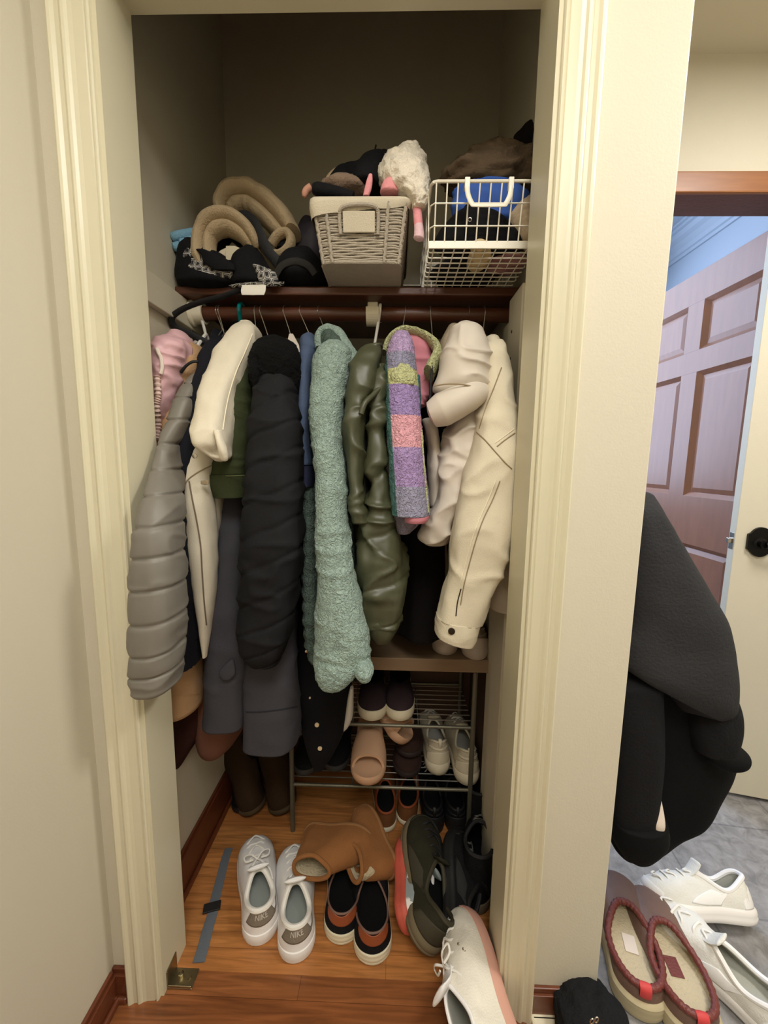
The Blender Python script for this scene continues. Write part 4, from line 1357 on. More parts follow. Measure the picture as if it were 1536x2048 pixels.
# plaid sherpa jacket
def plaid_mat():
    m = bpy.data.materials.new('pastel plaid sherpa')
    m.use_nodes = True
    nt = m.node_tree
    b = nt.nodes['Principled BSDF']
    b.inputs['Roughness'].default_value = .97
    tc = nt.nodes.new('ShaderNodeTexCoord')
    sx = nt.nodes.new('ShaderNodeSeparateXYZ')
    nt.links.new(tc.outputs['Object'], sx.inputs[0])
    zs = [P(800, y, Y=.88)[2] for y in (1080, 1040, 972, 896, 832, 770, 735, 700, 640)]
    z0, z1 = zs[0], zs[-1]
    cols = [(140, 130, 144), (158, 156, 180), (172, 146, 196), (234, 172, 184), (166, 142, 196), (200, 200, 142), (150, 148, 174), (186, 160, 202)]
    mr = nt.nodes.new('ShaderNodeMapRange')
    mr.inputs['From Min'].default_value = z0
    mr.inputs['From Max'].default_value = z1
    nt.links.new(sx.outputs['Z'], mr.inputs['Value'])
    r = nt.nodes.new('ShaderNodeValToRGB')
    r.color_ramp.interpolation = 'CONSTANT'
    el = r.color_ramp.elements
    el[0].position, el[0].color = 0, (*lin(cols[0]), 1)
    el[1].position, el[1].color = (zs[1] - z0) / (z1 - z0), (*lin(cols[1]), 1)
    for k in range(2, 8):
        e = el.new((zs[k] - z0) / (z1 - z0))
        e.color = (*lin(cols[k]), 1)
    nt.links.new(mr.outputs[0], r.inputs['Fac'])
    # teal column down the left edge of the sleeve, a greyer block column at its right
    xm = nt.nodes.new('ShaderNodeMapRange')
    xa, xb = P(772, 880, Y=.87)[0], P(850, 880, Y=.87)[0]
    xm.inputs['From Min'].default_value = xa
    xm.inputs['From Max'].default_value = xb
    # follow the sleeve's lean
    lean = nt.nodes.new('ShaderNodeMath')
    lean.operation = 'MULTIPLY_ADD'
    zc = P(800, 880, Y=.88)[2]
    lean.inputs[1].default_value = 0.085
    nt.links.new(sx.outputs['Z'], lean.inputs[0])
    nt.links.new(sx.outputs['X'], lean.inputs[2])
    sub = nt.nodes.new('ShaderNodeMath')
    sub.operation = 'SUBTRACT'
    sub.inputs[1].default_value = 0.085 * zc
    nt.links.new(lean.outputs[0], sub.inputs[0])
    nt.links.new(sub.outputs[0], xm.inputs['Value'])
    rx = nt.nodes.new('ShaderNodeValToRGB')
    rx.color_ramp.interpolation = 'CONSTANT'
    ex = rx.color_ramp.elements
    ex[0].position, ex[0].color = 0, (1, 1, 1, 1)
    ex[1].position, ex[1].color = 0.16, (0, 0, 0, 1)
    k = ex.new(0.965)
    k.color = (0.0, 0, 0, 1)
    nt.links.new(xm.outputs[0], rx.inputs['Fac'])
    mx = nt.nodes.new('ShaderNodeMix')
    mx.data_type = 'RGBA'
    nt.links.new(rx.outputs['Color'], mx.inputs[0])
    nt.links.new(r.outputs['Color'], mx.inputs[6])
    mx.inputs[7].default_value = (*lin((78, 124, 122)), 1)
    nt.links.new(mx.outputs[2], b.inputs['Base Color'])
    n = nt.nodes.new('ShaderNodeTexNoise')
    n.inputs['Scale'].default_value = 125
    n.inputs['Distortion'].default_value = 1.6
    nt.links.new(tc.outputs['Object'], n.inputs['Vector'])
    bp = nt.nodes.new('ShaderNodeBump')
    bp.inputs['Strength'].default_value = 1.0
    bp.inputs['Distance'].default_value = .010
    nt.links.new(n.outputs['Fac'], bp.inputs['Height'])
    nt.links.new(bp.outputs['Normal'], b.inputs['Normal'])
    return m


M_plaid = plaid_mat()
M_lime = mat('pale lime sherpa', (196, 198, 150), .97, bump=1.0, bscale=125, distort=1.6, bdist=.010)
M_pinklining = mat('pink hood lining', (196, 126, 138), .8, var=.12, vscale=16, bump=.2, bscale=60)
M_tealsh = mat('deep teal sherpa', (66, 122, 124), .97, bump=1.0, bscale=125, distort=1.6, bdist=.010)
g = wempty('sherpa_jacket', 'pastel plaid sherpa jacket with pink lined hood', 'jacket', P(815, 1050, Y=.88), CLOTHES)
R12 = [(672, 788, 818, .97, .04), (690, 778, 826, .955, .05), (730, 771, 831, .94, .055), (790, 770, 836, .925, .055), (850, 773, 841, .91, .055), (920, 777, 847, .895, .055), (980, 780, 854, .885, .055), (1028, 784, 859, .88, .055)]
loft('sleeve', px_rows(R12), M_plaid, g, seg=70, n=130, disp=addd(folds(.003, (14, 14, 8)), lambda u, v, p: .0016 * vnoise(p * 120) + .0012 * vnoise(p * 230)), dome=(.5, .1))
loft('sleeve_lining', px_rows([(1030, 806, 858, .879, .053), (1036, 806, 857, .879, .053), (1041, 808, 854, .879, .05)]), M_pinklining, g, dome=(.1, .1))
loft('inner_cuff', px_rows([(1030, 786, 842, .905, .055), (1046, 790, 838, .905, .05), (1062, 794, 822, .905, .04)]), mat('mauve grey sherpa', (120, 112, 124), .97, bump=1, bscale=125, distort=1.6, bdist=.010), g)
q = pxpath([(768, 706, 1.0), (776, 682, 1.01), (794, 666, 1.02), (818, 661, 1.02), (846, 670, 1.015), (866, 686, 1.005), (876, 706, .99), (866, 730, .98), (858, 748, .97)], 70)
MB().tube(q, np.interp(np.linspace(0, 1, 70), [0, .5, .8, 1], [.007, .008, .012, .013]) + .001 * vnoise(q * 120), 12, flat=2.4, up=(0, 1, 0)).build('hood_rim', M_lime, g, smooth=True)
loft('hood_lining', px_rows([(674, 792, 850, 1.06, .03), (695, 784, 868, 1.055, .05), (725, 800, 868, 1.05, .05), (760, 812, 864, 1.04, .05), (790, 815, 862, 1.03, .05), (812, 820, 850, 1.02, .04)]), M_pinklining, g, n=60,
     disp=addd(folds(.006, (20, 20, 20)), ridged(.006, (18, 18, 30))))
loft('shoulder_patch', px_rows([(728, 794, 816, .895, .012), (742, 784, 828, .888, .014), (756, 780, 832, .884, .014), (768, 790, 828, .882, .012)]), M_lime, g, disp=lambda u, v, p: .002 * vnoise(p * 170))
loft('placket', px_rows([(755, 826, 840, .97, .03), (800, 828, 842, .96, .03), (820, 832, 842, .955, .02)]), M_tealsh, g)
q = pxpath([(864, 728, .955), (862, 760, .945), (860, 790, .94), (861, 816, .938)], 24)
MB().tube(q, .0028, 8).build('drawcord', M_blackstrap, g, smooth=True)
q = np.array([on(R12, x, y, .001) for x, y in ((843, 860), (847, 920), (853, 985), (857, 1025))])
MB().tube(crom(q, 24), .0022, 6).build('edge_seam', M_lime, g, smooth=True)
body(g, M_plaid, 806, 1.53, 1.06, a=.022, yc=1.19, b=.13)

# black garment added to keep the gap behind the plaid jacket dark
g = wempty('added_dress', 'added black garment keeping the gap between plaid and oyster jackets dark', 'added_dress', P(835, 1260, Y=1.2), CLOTHES)
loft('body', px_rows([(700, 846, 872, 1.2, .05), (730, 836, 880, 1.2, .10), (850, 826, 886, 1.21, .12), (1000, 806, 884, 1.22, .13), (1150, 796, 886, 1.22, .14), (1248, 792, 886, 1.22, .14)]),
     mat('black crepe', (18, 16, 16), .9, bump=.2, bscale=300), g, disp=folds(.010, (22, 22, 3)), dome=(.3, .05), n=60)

# oyster puffer
g = wempty('puffer_jacket', 'pale oyster puffer jacket with a thick padded hood', 'jacket', P(870, 1085, Y=.95), CLOTHES)
R13 = [(650, 915, 945, .98, .03), (664, 902, 962, .965, .05), (690, 890, 974, .95, .06), (730, 880, 980, .94, .065), (765, 870, 980, .935, .06), (778, 868, 976, .935, .055)]
loft('hood', px_rows(R13), M_beigepuff, g, seg=60, n=80, disp=addd(ridged(.007, (14, 14, 20), 2.), folds(.004, (14, 14, 14))))
# the hood's lower roll hangs slanted: its left end lower than its right
A0, A1 = P(862, 832, Y=.91), P(968, 785, Y=.93)
q = crom([A0 + [-.004, 0, .0], P(880, 822, Y=.905), P(912, 806, Y=.90), P(945, 790, Y=.905), A1], 50)
MB().tube(q, np.interp(np.linspace(0, 1, 50), [0, .08, .3, .7, .93, 1], [.012, .030, .037, .034, .022, .008]) + .002 * vnoise(q * 40), 26, flat=1.2, up=(0, 1, 0)).build('hood_roll', M_beigepuff, g, smooth=True)
MB().tube(crom([P(868, 772, Y=.873), P(900, 768, Y=.868), P(940, 772, Y=.868), P(972, 788, Y=.885)], 30), .0016, 6).build('roll_seam', M_seamdark, g, smooth=True)
R13b = [(800, 930, 990, .99, .05), (850, 900, 985, .98, .055), (900, 884, 965, .97, .055), (950, 873, 945, .965, .055), (1000, 864, 926, .96, .055), (1045, 850, 908, .96, .05), (1070, 841, 900, .96, .048), (1084, 848, 892, .96, .035)]
loft('sleeve', px_rows(R13b), M_beigepuff, g, seg=60, n=140, p=2.7, disp=addd(ridged(.010, (14, 14, 22), 8.), folds(.005, (20, 20, 14))))
loft('front_strip', px_rows([(842, 846, 872, 1.0, .03), (880, 850, 880, 1.0, .04), (940, 856, 884, .99, .04), (1010, 858, 880, .985, .03)]), M_beigepuff, g, disp=folds(.005, (20, 20, 20)))
loft('collar', px_rows([(655, 895, 915, 1.05, .03), (690, 878, 910, 1.04, .05), (730, 872, 900, 1.03, .04)]), mat('taupe nylon', (158, 144, 124), .6), g)
body(g, M_beigepuff, 928, 1.52, .92, a=.025, yc=1.2, b=.12, disp=quilt(6, .006))

# cream denim jacket
g = wempty('denim_jacket', 'cream denim jacket with a buttoned cuff at the right end of the rod', 'jacket', P(915, 1280, Y=.9), CLOTHES)
R14 = [(690, 972, 1000, .98, .04), (710, 964, 1004, .96, .05), (750, 965, 1014, .94, .05), (800, 961, 1025, .92, .05), (850, 952, 1034, .905, .052), (900, 941, 1036, .895, .055), (950, 926, 1034, .89, .055), (1000, 916, 1032, .885, .055),
       (1050, 908, 1030, .88, .055), (1100, 901, 1022, .88, .055), (1150, 893, 1004, .88, .05), (1200, 882, 980, .88, .048, 8), (1238, 875, 962, .88, .046, 14)]
loft('sleeve', px_rows(R14), M_creamdenim, g, seg=60, n=130, p=2.9, disp=addd(ridged(.006, (13, 13, 17), 4.), folds(.005, (15, 15, 10))), dome=(.5, .04))
CU_ = [(1236, 873, 962, .879, .049, 14), (1252, 871, 957, .879, .049, 16), (1268, 870, 951, .879, .048, 20), (1275, 870, 947, .879, .047, 22)]
loft('cuff', px_rows(CU_), M_creamdenim, g, dome=(.04, .1), disp=folds(.003, (30, 30, 30)))
button('button', CU_, 903, 1262, M_button, g, .0075)
loft('collar', px_rows([(674, 974, 992, 1.02, .02), (682, 966, 995, 1.01, .04), (700, 966, 997, 1.0, .045), (714, 970, 994, .99, .03)]), M_creamdenim, g, disp=folds(.003))
seam('sleeve_seam', R14, [(1000, 962), (985, 1000), (966, 1040), (952, 1080), (938, 1130), (928, 1170), (921, 1210)], M_seamdark, g, r=.0013)
seam('sleeve_seam', R14, [(991, 962), (976, 1000), (958, 1040), (944, 1080), (930, 1130), (921, 1165)], M_stitch, g, r=.0012)
seam('cuff_slit', R14, [(922, 1178), (915, 1205), (912, 1232)], M_button, g, r=.0013)
seam('shoulder_seam', R14, [(1003, 735), (988, 775), (972, 815), (958, 858)], M_seamdark, g, r=.0013)
seam('yoke_seam', R14, [(953, 864), (970, 880), (992, 905), (1010, 925), (1024, 938)], M_seamdark, g, r=.0013)
seam('yoke_seam', R14, [(994, 893), (1010, 880), (1030, 866)], M_seamdark, g, r=.0013)
seam('yoke_seam', R14, [(990, 886), (1008, 873), (1028, 858)], M_stitch, g, r=.0010)
R14b = [(1080, 990, 1040, .985, .04), (1140, 984, 1042, .98, .045), (1190, 980, 1042, .98, .045), (1216, 984, 1042, .98, .04)]
loft('hem', px_rows(R14b), M_creamdenim, g, disp=addd(folds(.003), ridged(.003, (14, 14, 40))), dome=(.3, .1))
body(g, M_creamdenim, 980, 1.52, .84, a=.014, yc=1.15, b=.12)


# ------------------------------------------------------------------ hangers
M_wire = mat('galvanised hanger wire', (188, 184, 172), .3, metal=.9)
M_whitehanger = mat('white plastic hanger', (236, 232, 224), .3)
M_teal = mat('teal plastic hanger', (0, 136, 138), .28)


def hanger(xt, xb, yb, m, r, label, kind='wire'):
    """hook over the rod: seen from xt at the rod top to (xb, yb) where it enters the garment"""
    X0 = P(xt, 612, Y=ROD_Y)[0]
    B_ = P(xb, yb, Y=ROD_Y)
    h = wempty('coat_hanger', label, 'hanger', (X0, ROD_Y, B_[2]), 'coat hangers on the clothes rod')
    R_ = ROD_R + r + .0008
    pts = []
    for k in range(15):
        t = math.radians(-30 + k * 15)       # from the back, over the top, to the front
        pts.append((X0, ROD_Y + R_ * math.cos(t), ROD_Z + R_ * math.sin(t)))
    pts = pts[:15]
    z1 = pts[-1][2]
    dz = z1 - B_[2]
    for s in (.15, .3, .5, .75, 1.0):
        pts.append((X0 + (B_[0] - X0) * s, ROD_Y - R_ * (1 - s) ** 1.5, z1 - dz * s))
    q = crom(pts, 70)
    MB().tube(q, r, 10).build('hook', m, h, smooth=True)
    b = MB()
    zz = B_[2]
    for s in (-1, 1):
        b.tube(crom([(B_[0], ROD_Y, zz + .004), (B_[0], ROD_Y + s * .02, zz - .012), (B_[0], ROD_Y + s * .055, zz - .045), (B_[0], ROD_Y + s * .085, zz - .085)], 20), r * (1.0 if kind == 'wire' else 1.25), 8)
    b.build('shoulders', m, h, smooth=True)
    return h


hanger(366, 366, 668, M_whitehanger, .0042, 'white plastic hanger carrying the pink puffer jacket', 'p')
hanger(378, 383, 664, M_wire, .0014, 'wire hanger at the left rod end carrying the camel coat')
hanger(405, 412, 672, M_whitehanger, .0040, 'white plastic hanger slanting over the blue black fleece', 'p')
hanger(437, 446, 662, M_wire, .0013, 'left of the two close wire hangers beside the teal hanger')
hanger(442, 449, 670, M_wire, .0013, 'right of the two close wire hangers beside the teal hanger')
hanger(484, 481, 655, M_teal, .0052, 'teal plastic hanger carrying the cream coat', 'p')
hanger(513, 514, 690, M_wire, .0013, 'wire hanger carrying the olive cotton jacket')
hanger(524, 539, 682, M_wire, .0013, 'wire hanger above the black fur collar')
hanger(570, 582, 672, M_wire, .0013, 'wire hanger with cream shoulder tips behind the fur collar')
hanger(602, 620, 672, M_wire, .0013, 'wire hanger carrying the blue denim jacket')
hanger(638, 650, 662, M_wire, .0013, 'wire hanger carrying the teal sherpa jacket')
hanger(761, 748, 696, M_whitehanger, .0040, 'white plastic hanger carrying the glossy olive puffer', 'p')
hanger(811, 803, 668, M_wire, .0013, 'wire hanger carrying the plaid sherpa jacket')
hanger(860, 866, 682, M_wire, .0013, 'wire hanger between the plaid hood and the oyster hood')
hanger(937, 934, 652, M_wire, .0013, 'wire hanger carrying the oyster puffer jacket')
hanger(968, 965, 680, M_wire, .0013, 'wire hanger carrying the cream denim jacket')
# cream shoulder tips and card collars seen between the coats
r = wempty('hanger_cover', 'cream cardboard hanger shoulder behind the black fur collar', 'hanger cover', P(583, 690, Y=1.1))
MB().prism([tuple(P(x, y, Y=1.10)[[0, 2]]) for x, y in ((579, 668), (586, 668), (598, 690), (601, 706), (594, 700), (582, 682), (575, 684))], 'y', 1.097, 1.103).build('card', M_creamtrim, r)
r = wempty('hanger_cover', 'cream cardboard hanger shoulder behind the pink jacket collar', 'hanger cover', P(390, 680, Y=1.12))
MB().prism([tuple(P(x, y, Y=1.12)[[0, 2]]) for x, y in ((368, 660), (374, 660), (387, 684), (398, 676), (402, 680), (386, 692))], 'y', 1.117, 1.123).build('card', M_creamtrim, r)

# ------------------------------------------------------------------ footwear
def smooth01(x):
    x = np.clip(x, 0, 1)
    return x * x * (3 - 2 * x)


class Shoe:
    """parametric shoe: local y runs heel (0) to toe (L), z up; upper lofted from the sole edge to the opening rim"""

    def __init__(s, name, label, cat, L=.28, W=.10, sole=.028, hh=.07, hs=.055, ht=.075, y0=.012, y1=.55, ow=.033, toe=.05, spring=.012, bend=0.0,
                 kthroat=.6, pointed=2.2, group=None, sole_flare=1.02, waist=.05, hw=.80, ts=.70):
        s.hw, s.ts = hw, ts
        s.L, s.W, s.sole, s.hh, s.hs, s.ht, s.y0, s.y1, s.ow, s.toe, s.spring, s.bend = L, W, sole, hh, hs, ht, y0, y1, ow, toe, spring, bend
        s.k, s.pt, s.fl, s.waist = kthroat, pointed, sole_flare, waist
        s.root = empty(name, label, cat, (0, 0, 0), group)

    def outline(s, ph, sc=1.0, scy=None):
        t = (1 - np.cos(ph)) / 2
        w = s.W / 2 * (s.hw + (1 - s.hw) * smooth01((t - .25) / .4) - s.waist * np.exp(-((t - .42) / .13) ** 2))
        w = w * np.sqrt(np.clip(1 - np.clip(1 - t / .17, 0, 1) ** 2, 0, 1))
        w = w * np.sqrt(np.clip(1 - np.clip((t - s.ts) / (1 - s.ts), 0, 1) ** s.pt, 0, 1))
        x = np.sign(np.sin(ph)) * w * sc
        y = s.L / 2 + (t - .5) * s.L * (scy or sc)
        x = x + s.bend * s.W * (t - .45) ** 2 * np.sign(1)
        return x, y

    def warp(s, p):
        t = np.clip((p[..., 1] / s.L - .68) / .32, 0, 1.1)
        p = p.copy()
        p[..., 2] += s.spring * t ** 2
        return p

    def rim(s, ph):
        t = (1 - np.cos(ph)) / 2
        sw = np.abs(np.sin(ph)) ** .8
        x = np.sign(np.sin(ph)) * s.ow * sw * (1.0 - .25 * smooth01((t - .5) / .5))
        y = s.y0 + (s.y1 * s.L - s.y0) * t
        z = np.where(t < .5, s.hs + (s.hh - s.hs) * (1 - smooth01(t * 2)), s.hs + (s.ht - s.hs) * smooth01(t * 2 - 1))
        x = x + s.bend * s.W * (y / s.L - .45) ** 2
        return np.stack([x, y, z], -1)

    def surf(s, ph, u):
        """point on the upper: ph around the sole outline, u from sole (0) to rim (1)"""
        ph, u = np.broadcast_arrays(np.asarray(ph, float), np.asarray(u, float))
        bx, by = s.outline(ph, .975)
        R = s.rim(ph)
        z0 = s.sole * .92
        f = smooth01((by / s.L - .5) / .45)
        B = np.stack([bx, by, 0 * bx + z0], -1)
        zr = R[..., 2]
        C1 = np.stack([bx * 1.03, s.L / 2 + (by - s.L / 2) * 1.01, z0 + (1 - f) * (zr - z0) * .4 + f * s.toe * .85], -1)
        w2 = (.2 * (1 - f) + .52 * f)[..., None]
        C2 = R * (1 - w2) + B * w2
        C2[..., 2] = (1 - f) * (z0 + (zr - z0) * .78) + f * (z0 + (np.maximum(zr, s.toe + z0) - z0) * s.k + .012)
        u = u[..., None]
        p = (1 - u) ** 3 * B + 3 * (1 - u) ** 2 * u * C1 + 3 * (1 - u) * u ** 2 * C2 + u ** 3 * R
        return s.warp(p)

    def nrm(s, ph, u):
        e = 1e-3
        a = s.surf(ph + e, u) - s.surf(ph - e, u)
        b = s.surf(ph, u + e) - s.surf(ph, u - e)
        n = np.cross(a, b)
        n /= np.linalg.norm(n, axis=-1, keepdims=True) + 1e-12
        c = s.surf(ph, u) - np.array([0, s.L * .45, .02])
        sg = np.sign((n * c).sum(-1, keepdims=True))
        return n * np.where(sg == 0, 1, sg)

    def add_sole(s, m, prof=None, name='sole', N=72):
        ph = np.linspace(0, 2 * PI, N, endpoint=False)
        prof = prof or [(.93, 0), (.99, .003), (s.fl, s.sole * .45), (s.fl, s.sole * .8), (.99, s.sole), (.95, s.sole * 1.02)]
        V = []
        for sc, z in prof:
            x, y = s.outline(ph, sc, 1 + (sc - 1) * .45)
            V.append(s.warp(np.stack([x, y, 0 * x + z], -1)))
        V = np.concatenate(V)
        F = []
        for i in range(len(prof) - 1):
            for k in range(N):
                F.append((i * N + k, i * N + (k + 1) % N, (i + 1) * N + (k + 1) % N, (i + 1) * N + k))
        F += [tuple(range(N - 1, -1, -1)), tuple((len(prof) - 1) * N + k for k in range(N))]
        b = MB().add(V, F)
        return b.build(name, m, s.root, smooth=True)

    def add_upper(s, m, amp=0.0, seed=0.0, N=72, M=16, name='upper', sc=30):
        ph = np.linspace(0, 2 * PI, N, endpoint=False)
        u = np.linspace(0, 1, M)
        p = s.surf(ph[None, :] + 0 * u[:, None], u[:, None] + 0 * ph[None, :])
        if amp:
            n = s.nrm(ph[None, :] + 0 * u[:, None], np.clip(u, .02, .98)[:, None] + 0 * ph[None, :])
            p = p + n * (amp * fbm(p * sc + seed, 3) * np.sin(PI * np.clip(u, 0, 1))[:, None])[..., None]
        F = []
        for i in range(M - 1):
            for k in range(N):
                F.append((i * N + k, i * N + (k + 1) % N, (i + 1) * N + (k + 1) % N, (i + 1) * N + k))
        return link_mesh(name, p.reshape(-1, 3), F, m, s.root)

    def add_lining(s, m, N=72, M=8, insole=None, name='lining', depth=.006):
        ph = np.linspace(0, 2 * PI, N, endpoint=False)
        R = s.warp(s.rim(ph))
        x, y = s.outline(ph, .82, .93)
        I = s.warp(np.stack([x, y, 0 * x + s.sole + depth], -1))
        C = np.stack([R[:, 0] * .9 + I[:, 0] * .1, R[:, 1] * .75 + I[:, 1] * .25, R[:, 2] * .55 + I[:, 2] * .45], -1)
        Rin = R.copy()
        Rin[:, 0] *= .94
        V = [R]
        for u in np.linspace(0, 1, M):
            V.append((1 - u) ** 2 * Rin + 2 * u * (1 - u) * C + u * u * I)
        V = np.concatenate(V)
        F = []
        for i in range(M):
            for k in range(N):
                F.append((i * N + k, i * N + (k + 1) % N, (i + 1) * N + (k + 1) % N, (i + 1) * N + k))
        o = link_mesh(name, V, F, m, s.root)
        c = np.concatenate([I + [0, 0, .0005], s.warp(np.array([[0, s.L / 2, s.sole + depth + .0005]]))])
        link_mesh('insole', c, [(N, k, (k + 1) % N) for k in range(N)], insole or m, s.root)
        return o

    def add_collar(s, m, r=.004, name='collar', N=72, ph0=0, ph1=2 * PI):
        closed = ph1 - ph0 > 6.2
        ph = np.linspace(ph0, ph1, N, endpoint=not closed)
        p = s.warp(s.rim(ph))
        return MB().tube(p, r, 8, closed=closed).build(name, m, s.root, smooth=True)

    def patch(s, m, name, ph0, ph1, lo, hi, off=.0015, NU=24, NV=12):
        """overlay following the upper; lo/hi: functions of a in [-1,1] across the patch"""
        a = np.linspace(-1, 1, NU)
        ph = ph0 + (ph1 - ph0) * (a + 1) / 2
        lo_ = np.array([lo(x) for x in a])
        hi_ = np.array([hi(x) for x in a])
        v = np.linspace(0, 1, NV)
        U = lo_[None, :] + (hi_ - lo_)[None, :] * v[:, None]
        PH = ph[None, :] + 0 * v[:, None]
        p = s.surf(PH, U) + s.nrm(PH, np.clip(U, .02, .98)) * off
        F = [(i * NU + k, i * NU + k + 1, (i + 1) * NU + k + 1, (i + 1) * NU + k) for i in range(NV - 1) for k in range(NU - 1)]
        o = link_mesh(name, p.reshape(-1, 3), F, m, s.root)
        md = o.modifiers.new('thick', 'SOLIDIFY')
        md.thickness = off * .9
        md.offset = -1
        return o

    def laces(s, m, n=5, u0=.52, u1=.93, r=.0028, half=.55, bow=True):
        for k in range(n):
            u = u0 + (u1 - u0) * k / (n - 1)
            d = half * (.75 + .25 * k / (n - 1))
            A = s.surf(PI - d, u)
            B = s.surf(PI + d, u)
            C = s.surf(PI, u) + np.array([0, 0, .004])
            sh = np.array([0, .006 * (-1) ** k, 0])
            q = crom([A - [0, 0, .002], A * .6 + C * .4 + [0, 0, .003], C + sh, B * .6 + C * .4 + [0, 0, .003], B - [0, 0, .002]], 20)
            MB().tube(q, r, 8, flat=.6).build('lace', m, s.root, smooth=True)
        if bow:
            T = s.surf(PI, u1) + np.array([0, .002, .008])
            for sx in (-1, 1):
                q = crom([T, T + [sx * .016, .012, .008], T + [sx * .034, .018, .0], T + [sx * .03, .004, -.002], T + [sx * .010, -.002, .004]], 24)
                MB().tube(q, r * .9, 8, flat=.6).build('lace', m, s.root, smooth=True)
            q = crom([T, T + [.012, -.012, .002], T + [.030, -.030, -.010], T + [.036, -.052, -.022]], 18)
            MB().tube(q, r * .8, 8, flat=.6).build('lace', m, s.root, smooth=True)

    def tongue(s, m, up=.03, w=.022):
        T = s.warp(s.rim(np.array([PI])))[0]
        q = [T + [0, .03, -.012], T + [0, .008, -.001], T + [0, -.008, up * .55], T + [0, -.016, up]]
        b = MB().tube(crom(q, 16), np.interp(np.linspace(0, 1, 16), [0, .5, .9, 1], [w * .7, w, w, w * .6]), 14, flat=.22, up=(0, 1, 1))
        return b.build('tongue', m, s.root, smooth=True)

    def text(s, word, m, u_c, width, height, ph_c=0.0, off=.0026):
        cu = bpy.data.curves.new('lettering', 'FONT')
        cu.body = word
        cu.align_x = 'CENTER'
        cu.align_y = 'CENTER'
        cu.size = 1
        cu.offset = .012
        to = bpy.data.objects.new('lettering', cu)
        COL.objects.link(to)
        dg = bpy.context.evaluated_depsgraph_get()
        me = bpy.data.meshes.new_from_object(to.evaluated_get(dg))
        bpy.data.objects.remove(to)
        V = np.array([v.co[:] for v in me.vertices])
        F = [tuple(p.vertices) for p in me.polygons]
        ext = V[:, 0].max() - V[:, 0].min()
        exh = V[:, 1].max() - V[:, 1].min()
        cx = (V[:, 0].max() + V[:, 0].min()) / 2
        cy = (V[:, 1].max() + V[:, 1].min()) / 2
        # arc length per radian and per u at the spot
        e = .03
        la = np.linalg.norm(s.surf(ph_c + e, u_c) - s.surf(ph_c - e, u_c)) / (2 * e)
        lu = np.linalg.norm(s.surf(ph_c, u_c + e) - s.surf(ph_c, u_c - e)) / (2 * e)
        PH = ph_c + (V[:, 0] - cx) / ext * width / la
        U = u_c + (V[:, 1] - cy) / exh * height / lu
        p = s.surf(PH, U) + s.nrm(PH, U) * off
        return link_mesh('lettering', p, F, m, s.root, smooth=False)

    def place(s, heel, toe_dir=None, up=None, rot=None):
        """origin (heel bottom) at heel, local y along toe_dir, local z towards up"""
        y = Vector(toe_dir).normalized()
        z = Vector(up or (0, 0, 1))
        z = (z - y * z.dot(y)).normalized()
        x = y.cross(z)
        Mx = Matrix((x, y, z)).transposed().to_4x4()
        Mx.translation = Vector([float(v) for v in heel])
        s.root.matrix_world = Mx
        return s

    def lift(s, z=0.001):
        """drop or raise so the lowest point rests at height z"""
        bpy.context.view_layer.update()
        lo = 1e9
        for ch in s.root.children:
            if ch.type == 'MESH':
                Mw = s.root.matrix_world
                for v in ch.data.vertices:
                    lo = min(lo, (Mw @ v.co).z)
        s.root.location.z += z - lo
        return s


def fl(px, py, z=0.0):
    return P(px, py, Z=z)


M_whiteleather = mat('white leather', (238, 236, 234), .5, var=.02, bump=.08, bscale=180)
M_whitesole = mat('white rubber', (234, 230, 226), .55)
M_offsole = mat('off white rubber', (218, 208, 180), .6, var=.05, vscale=30)
M_lacew = mat('white lace cotton', (234, 230, 222), .85, bump=.3, bscale=700)
M_greyin = mat('pale grey lining', (176, 176, 166), .9, bump=.2, bscale=300)
M_taupe = mat('taupe suede', (128, 118, 104), .9, bump=.3, bscale=300)
M_blackcanvas = mat('black canvas', (20, 20, 23), .9, bump=.35, bscale=500)
M_blackin = mat('black shoe lining', (13, 13, 14), .9)
M_cognac = mat('cognac leather', (142, 72, 40), .45, var=.12, vscale=30, bump=.1, bscale=120)
M_suede = mat('tan suede', (146, 98, 58), .95, var=.14, vscale=14, bump=.35, bscale=350, sheen=.35)
M_shearling = mat('cream shearling', (198, 184, 154), .97, bump=.9, bscale=140)
M_piping = mat('grey brown piping', (120, 92, 80), .7)

# two white sneakers on the closet floor
heads = [('white sneaker with grey heel tab, left one of the pair on the closet floor', fl(525, 1893), fl(511, 1696, .03)),
         ('white sneaker with grey heel tab, half under the tipped tan boot', fl(595, 1930), fl(589, 1728, .03))]
for i, (lab, h, t) in enumerate(heads):
    S = Shoe('sneaker', lab, 'shoe', L=.272, W=.108, hw=.86, ts=.74, sole=.030, hh=.088, hs=.074, ht=.096, y0=.014, y1=.42, ow=.033, toe=.046, spring=.008, kthroat=.66, pointed=2.4, group='white leather sneakers on the closet floor')
    S.add_sole(M_whitesole)
    S.add_upper(M_whiteleather, amp=.0015)
    S.add_lining(M_greyin, insole=mat('mint grey insole', (150, 156, 150), .9))
    S.add_collar(M_lacew, .0065)
    S.tongue(M_whiteleather, up=.026, w=.028)
    S.laces(M_lacew, n=5, u0=.42, u1=.9, bow=(i == 0))
    S.patch(M_taupe, 'heel_tab', -.62, .62, lambda a: .36 + .06 * a * a, lambda a: .97, off=.0022)
    S.text('NIKE', mat('silver lettering', (196, 188, 176), .5), .72, .036, .013, off=.0034)
    S.patch(M_taupe, 'side_mark', .62, 1.35, lambda a: .42 + .12 * (a + 1) / 2, lambda a: .52 + .12 * (a + 1) / 2, off=.0012, NV=4)
    d = t - h
    d[2] = 0
    S.place(h, d).lift(.0015)

